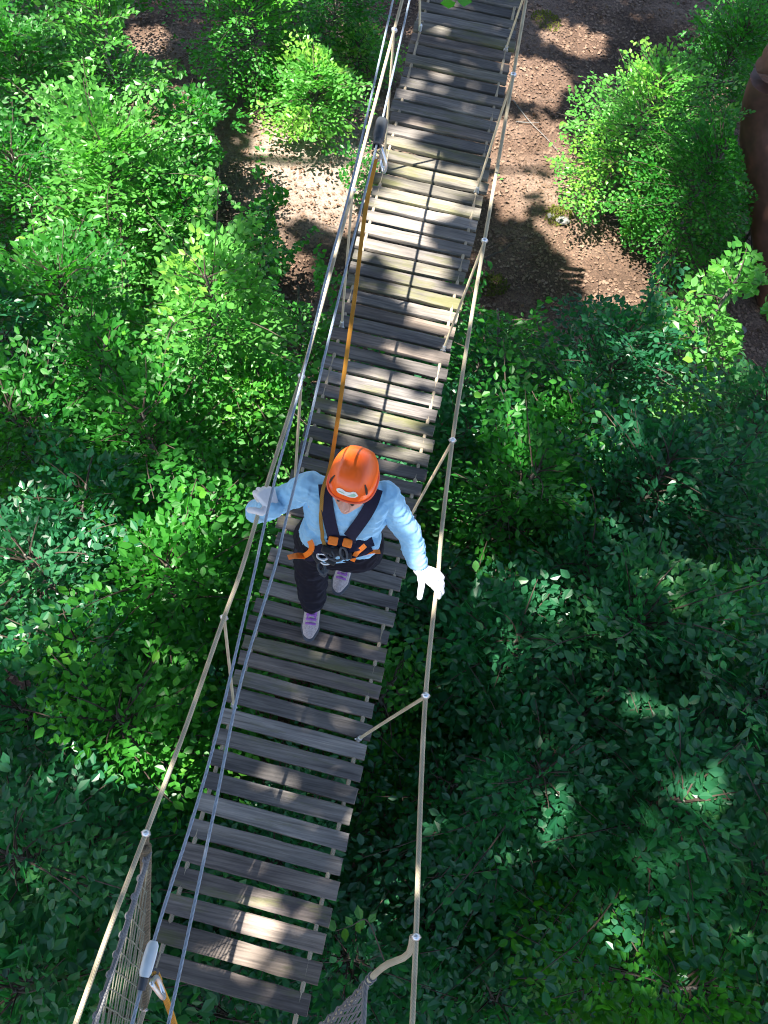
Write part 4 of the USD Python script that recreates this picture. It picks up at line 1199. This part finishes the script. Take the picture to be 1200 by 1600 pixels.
# ------------------------------------------------------------------ tall trees overhead and their gaps
LIT = [  # photo x, y, height there, radius in metres of the gap in the canopy along the sun's ray
    (500, 250, 0.1, 0.85), (520, 290, 0.1, 0.5), (560, 70, 0.1, 0.4), (490, 165, 0.7, 0.5), (440, 310, 0.1, .35), (225, 60, 0.1, 0.3), (385, 330, 0.1, .22),
    (170, 300, 1.7, .8), (120, 400, 1.7, .7), (250, 340, 1.7, .6), (60, 100, 1.4, .5), (180, 400, 1.8, 0.62), (90, 250, 1.6, .7), (210, 220, 1.7, .6), (150, 430, 1.9, .7), (280, 300, 1.6, .5), (20, 60, 1.2, .5), (190, 140, 1.9, .5), (110, 300, 1.7, 0.5), (200, 250, 1.8, 0.5), (260, 330, 1.8, 0.45), (230, 130, 1.9, 0.45), (20, 100, 1.4, 0.45), (110, 45, 1.4, 0.35), (180, 40, 1.3, .25), (60, 255, 1.6, .4),
    (330, 490, 2.8, 0.32), (270, 560, 2.7, 0.22), (385, 560, 2.6, 0.22), (420, 460, 1.6, .25), (350, 610, 2.6, .2), (120, 560, 2.6, .18), (440, 200, .3, .25),
    (885, 150, 1.7, 0.42), (960, 130, 1.7, 0.34), (880, 230, 1.6, 0.3), (1130, 75, 0.6, 0.32), (1060, 370, 1.7, 0.25), (930, 300, 1.6, .3), (1000, 260, 1.9, .3), (1040, 180, 1.9, .25), (1100, 60, 1.3, .3),
    (825, 135, 0.0, 0.42), (820, 230, 0.0, 0.5), (800, 300, 0.0, 0.3), (960, 440, 0.0, 0.4), (900, 60, 0, .35), (985, 400, 0, .3),
    (1095, 500, 3.0, 0.30), (1030, 560, 3.0, 0.22), (1140, 460, 2.9, .16), (1000, 590, 2.9, .14), (870, 620, 2.9, .12), (770, 640, 2.9, .14), (900, 540, 2.8, .14),
    (650, 245, 4.2, 0.24), (680, 290, 4.2, 0.30), (620, 265, 4.2, .2), (690, 335, 4.18, 0.26), (610, 340, 4.15, .16), (700, 80, 4.3, 0.2), (690, 140, 4.3, .22), (620, 205, 4.25, .14),
    (650, 440, 4.1, 0.26), (690, 480, 4.1, 0.22), (570, 440, 4.1, .12), (640, 590, 4.05, 0.20), (680, 575, 4.05, .12), (580, 650, 4.0, 0.15), (640, 690, 4.0, 0.15), (540, 690, 4.0, .12),
    (648, 868, 4.98, 0.15), (657, 890, 4.95, 0.17), (680, 912, 4.95, .15), (412, 782, 5.2, 0.10), (450, 850, 4.0, 0.16), (620, 890, 4.0, 0.14), (430, 900, 4.0, .1), 
    (440, 1440, 3.9, 0.17), (415, 1500, 3.9, 0.15), (400, 1400, 3.9, .10), (370, 1560, 3.9, .10), (385, 1450, 3.9, .12), (470, 1330, 3.9, .06), (440, 1230, 3.92, .10), (470, 1180, 3.92, .08), (500, 1310, 3.9, .07),
    (110, 1180, 3.0, .10), (250, 1200, 3.0, .14), (230, 830, 2.9, .10), (310, 650, 2.9, .16), (70, 640, 2.7, .14), (30, 870, 2.7, .1), (200, 690, 2.9, .12), (160, 800, 2.9, .1), (410, 850, 2.2, .18), (390, 620, 2, .2),
    (620, 1100, 2.5, .22), (870, 950, 3.1, .08), (1060, 930, 3.0, .1), (740, 870, 3.0, .1), (820, 700, 3, .1), (1010, 1100, 3.3, .07), (1100, 1250, 3.4, .07), (850, 1290, 3.2, .08), (740, 480, 2.9, .12), (600, 700, 1.8, .2),
    (980, 1450, 2.4, .1), (60, 1350, 3.4, .06), (720, 780, 2.8, .1), (960, 700, 2.9, .09), (1150, 620, 2.6, .1), (700, 600, 2.2, .14),
]
rl = np.random.default_rng(77)
for _ in range(46):                                   # the left thicket is more open to the sun
    a_, b_ = rl.uniform(0, 430), rl.uniform(420, 1020)
    if a_ < 470 - 0.33 * (b_ - 600):
        LIT.append((a_, b_, 2.8, -rl.uniform(0.10, 0.27)))
for _ in range(150):
    a_, b_ = rl.uniform(0, 1200), rl.uniform(250, 1600)
    if (a_ > 440 - 0.2 * (b_ - 700) + 0 and a_ < 790 - 0.12 * (b_ - 300)) or (a_ > 600 and rl.uniform() < 0.5) or (b_ > 1000 and rl.uniform() < 0.6):
        continue
    LIT.append((a_, b_, 2.8, -rl.uniform(0.05, 0.15)))
LITP = np.array([U(a, b, z) for a, b, z, r in LIT]); LITR = np.array([-r if r < 0 else r * 0.88 + 0.01 if z > 3.85 and z < 4.4 else r if z > 4.4 else r * 1.25 + 0.08 for *_, z, r in LIT])
keep_ = np.ones(len(LIT), bool)
for c in (PJ['head'], PJ['chest'], PJ['pel'], PJ['elR']):          # the person stands in shade but for the left arm
    w_ = c - LITP
    d_ = np.linalg.norm(w_ - (w_ @ SUN)[:, None] * SUN, axis=1)
    keep_ &= ~((d_ < LITR * 1.3 + 0.22) & (np.array([z for *_, z, r in LIT]) < 4.5))
LITP, LITR = LITP[keep_], LITR[keep_]
rc = np.random.default_rng(23)


def in_gap(P):
    """Whether canopy points lie in one of the gaps that the sun shines through."""
    out = np.zeros(len(P), bool)
    for c, r in zip(LITP, LITR):
        w = P - c
        s = w @ SUN
        off_ = w - s[:, None] * SUN
        dist = np.linalg.norm(off_, axis=1)
        wv = meshkit.noise(off_ * (1.3 / r) + c, 2)
        out |= dist < r * (0.7 + 0.75 * wv)
    return out


NC = 130000
tx, ty = rc.uniform(-11.5, 8.5, NC), rc.uniform(-5, 21, NC)
zc = rc.uniform(13.0, 17.5, NC)
CP = np.stack([tx, ty, np.full(NC, 2.5)], 1) + SUN * ((zc - 2.5) / SUN[2])[:, None]
CP = CP[~in_gap(CP)]
ND = rc.normal(0, 1, (len(CP), 3)); NN = np.array([0, 0, 1.0]) * 1.0 + SUN * 0.6 + rc.normal(0, 0.35, (len(CP), 3))
CL_ = rc.uniform(0.18, 0.31, len(CP))
CV, _ = kites(CP, ND, NN, CL_, 1.1)
TREES = [(-12.5, -4.0), (-13.5, 5.5), (-14.0, 14.0), (-5.0, -8.0), (3.0, -8.5), (-4.0, 22.5), (5.5, 23.0), (10.5, 2.0), (11.5, 12.0)]
TL = ['tall beech tree behind and left of the camera', 'tall beech tree left of the slope', 'tall beech tree beyond the far left bushes', 'tall beech tree behind the near end of the bridge',
      'tall beech tree behind and right of the near end', 'tall beech tree past the far end, left of the planks', 'tall beech tree past the far end, right of the planks', 'tall beech tree right of the thicket', 'tall beech tree right of the red brown trunk']
own = np.argmin(np.stack([np.hypot(CP[:, 0] - a, CP[:, 1] - b) for a, b in TREES], 1), 1)
for i, ((a, b), lab) in enumerate(zip(TREES, TL)):
    base = np.array([a, b, float(ground_z(np.array([a]), np.array([b]))[0]) - 0.05])
    t = thing('beech_tree', lab, 'tree', base)
    zs = np.linspace(0, 18, 12)
    ax_ = base + np.stack([np.cumsum(rc.normal(0, 0.08, 12)), np.cumsum(rc.normal(0, 0.08, 12)), zs], 1)
    part(t, 'trunk', tube(ax_, 0.30 * (1 - zs / 21) + 0.10 * np.exp(-zs * 1.6) + 0.03, 12), 'bark_grey', True)
    mine = np.nonzero(own == i)[0]
    if len(mine) < 10:
        continue
    for k in range(min(14, len(mine) // 40 + 3)):
        e = CP[mine[rc.integers(len(mine))]]
        zz = rc.uniform(8.5, 13)
        p0 = np.array([np.interp(zz, zs, ax_[:, 0]), np.interp(zz, zs, ax_[:, 1]), zz + base[2]])
        mid_ = (p0 + e) / 2 + [0, 0, 0.7]
        part(t, 'branch', tube(spline([p0, mid_, e], 9), np.linspace(0.07, 0.012, 9), 6), 'bark_grey', True)
    Vr = CV[mine]
    Fr = (KITE_F[None] + (np.arange(len(Vr)) * 4)[:, None, None]).reshape(-1, 3)
    tag(raw_mesh(t, 'crown', Vr.reshape(-1, 3) - base, Fr, 'leaf_canopy'), kind='stuff')

# ------------------------------------------------------------------ the red brown trunk at the right edge
b0 = U(1236, 500, 0.0)
t = thing('leaning_trunk', 'thick smooth red brown trunk running out of the right edge', 'tree trunk', b0)
ax_ = spline([U(1250, 560, -0.3), b0, U(1222, 330, 1.1), U(1203, 190, 1.9), U(1232, 100, 2.6), U(1330, 20, 3.4)], 40)
v, f = tube(ax_, np.interp(np.linspace(0, 1, 40), [0, 0.5, 0.68, 1], [0.40, 0.40, 0.36, 0.34]), 36)
v = v + (meshkit.fbm(v * [2.2, 2.2, 0.9], 3, 6) - 0.5)[:, None] * np.array([0.10, 0.10, 0.0]) + (meshkit.fbm(v * [9, 9, 2.0], 3, 16) - 0.5)[:, None] * np.array([0.03, 0.03, 0.0])
part(t, 'trunk', (v, f), 'red_bark', 60)

# ------------------------------------------------------------------ forest floor details
rf_ = np.random.default_rng(31)
NLIT = 90000
lx, ly = rf_.uniform(-8, 7, NLIT), rf_.uniform(-2, 18, NLIT)
far_ = (np.hypot(lx - SUN_PATCH[0], ly - SUN_PATCH[1]) > 0.9) | (rf_.uniform(0, 1, NLIT) < 0.5)
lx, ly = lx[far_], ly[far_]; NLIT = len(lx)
lz = ground_z(lx, ly) + rf_.uniform(0.004, 0.03, NLIT)
LC = np.stack([lx, ly, lz], 1)
LV, LF_ = kites(LC, np.stack([rf_.normal(0, 1, NLIT), rf_.normal(0, 1, NLIT), rf_.normal(0, 0.25, NLIT)], 1), np.array([0, 0, 1.0]) + rf_.normal(0, 0.4, (NLIT, 3)), rf_.uniform(0.025, 0.075, NLIT))
single('leaf_litter', (LV.reshape(-1, 3), LF_), 'leaf_dead', False,
       label='brown dead beech leaves lying all over the forest floor', category='leaf litter', kind='stuff')
NT = 420
twigs = []
for _ in range(NT):
    x, y = rf_.uniform(-7, 7), rf_.uniform(-1, 18)
    a = rf_.uniform(0, 6.28); L_ = rf_.uniform(0.12, 0.5)
    tt = np.linspace(-0.5, 0.5, 5)
    px_ = x + np.cos(a) * tt * L_ + rf_.normal(0, 0.012, 5); py_ = y + np.sin(a) * tt * L_ + rf_.normal(0, 0.012, 5)
    twigs.append(tube(np.stack([px_, py_, ground_z(px_, py_) + 0.03], 1), rf_.uniform(0.002, 0.005), 4))
single('twig_litter', join(twigs), 'twig_brown', False, label='thin broken twigs scattered over the forest floor', category='twigs', kind='stuff')
for pts, r, lab in (([(757, 405), (772, 397), (785, 392), (800, 379)], 0.016, 'dark crooked stick beside the right handrail on the bare path'),
                    ([(802, 157), (828, 190), (850, 212), (872, 236)], 0.008, 'long thin pale twig lying on the path near the rounded bush'),
                    ([(806, 190), (830, 192), (842, 191)], 0.009, 'short straight pale stick lying across the path')):
    Pq = []
    for (a, b) in pts:
        p = U(a, b, 0.0)
        for _ in range(3):
            p = U(a, b, float(ground_z(p[:1], p[1:2])[0]) + 0.035)
        Pq.append(p)
    single('fallen_stick', tube(spline(Pq, 12), np.linspace(r, r * 0.5, 12), 6), 'twig_brown' if r > 0.01 else 'stone_grey', True, label=lab, category='stick')
for (px, py, r, lab) in ((876, 354, 0.075, 'grey stone at the edge of the bare path below the rounded bush'), (858, 345, 0.05, 'smaller grey stone left of the larger one on the path'),
                         (1155, 520, 0.06, 'grey stone in the gravel patch at the right edge')):
    p = U(px, py, 0.03)
    p[2] = float(ground_z(p[:1], p[1:2])[0]) + r * 0.3
    s = trimesh.creation.icosphere(3, r); s.vertices *= [1.25, 1.0, 0.6]
    s.vertices += norm(np.asarray(s.vertices)) * ((meshkit.fbm(np.asarray(s.vertices) * 18 + px, 3, 2) - 0.5) * r * 0.9)[:, None]
    single('stone', place(tm(s), np.eye(4), p), 'stone_grey', True, label=lab, category='stone')
for (px, py, R_, lab) in ((853, 33, 0.28, 'round bright moss clump on the dark path near the top'), (870, 345, 0.2, 'yellow green moss patch beside the two grey stones'), (772, 440, 0.22, 'moss patch between the handrail rope and the saplings')):
    p = U(px, py, 0.03); n_ = 420
    r_ = R_ * np.sqrt(rf_.uniform(0, 1, n_)); a_ = rf_.uniform(0, 6.28, n_)
    x_, y_ = p[0] + r_ * np.cos(a_), p[1] + r_ * np.sin(a_)
    C_ = np.stack([x_, y_, ground_z(x_, y_) + 0.05 * (1 - (r_ / R_) ** 2)], 1)
    V_ = make_leaves(C_, np.stack([rf_.normal(0, 1, n_), rf_.normal(0, 1, n_), np.full(n_, 0.9)], 1), rf_.normal(0, 0.6, (n_, 3)) + [0, 0, 1], rf_.uniform(0.03, 0.055, n_), 0.6)
    single('moss_clump', (V_.reshape(-1, 3), (LEAF_F[None] + (np.arange(n_) * 6)[:, None, None]).reshape(-1, 3)), 'moss_green', False, label=lab, category='moss', kind='stuff')
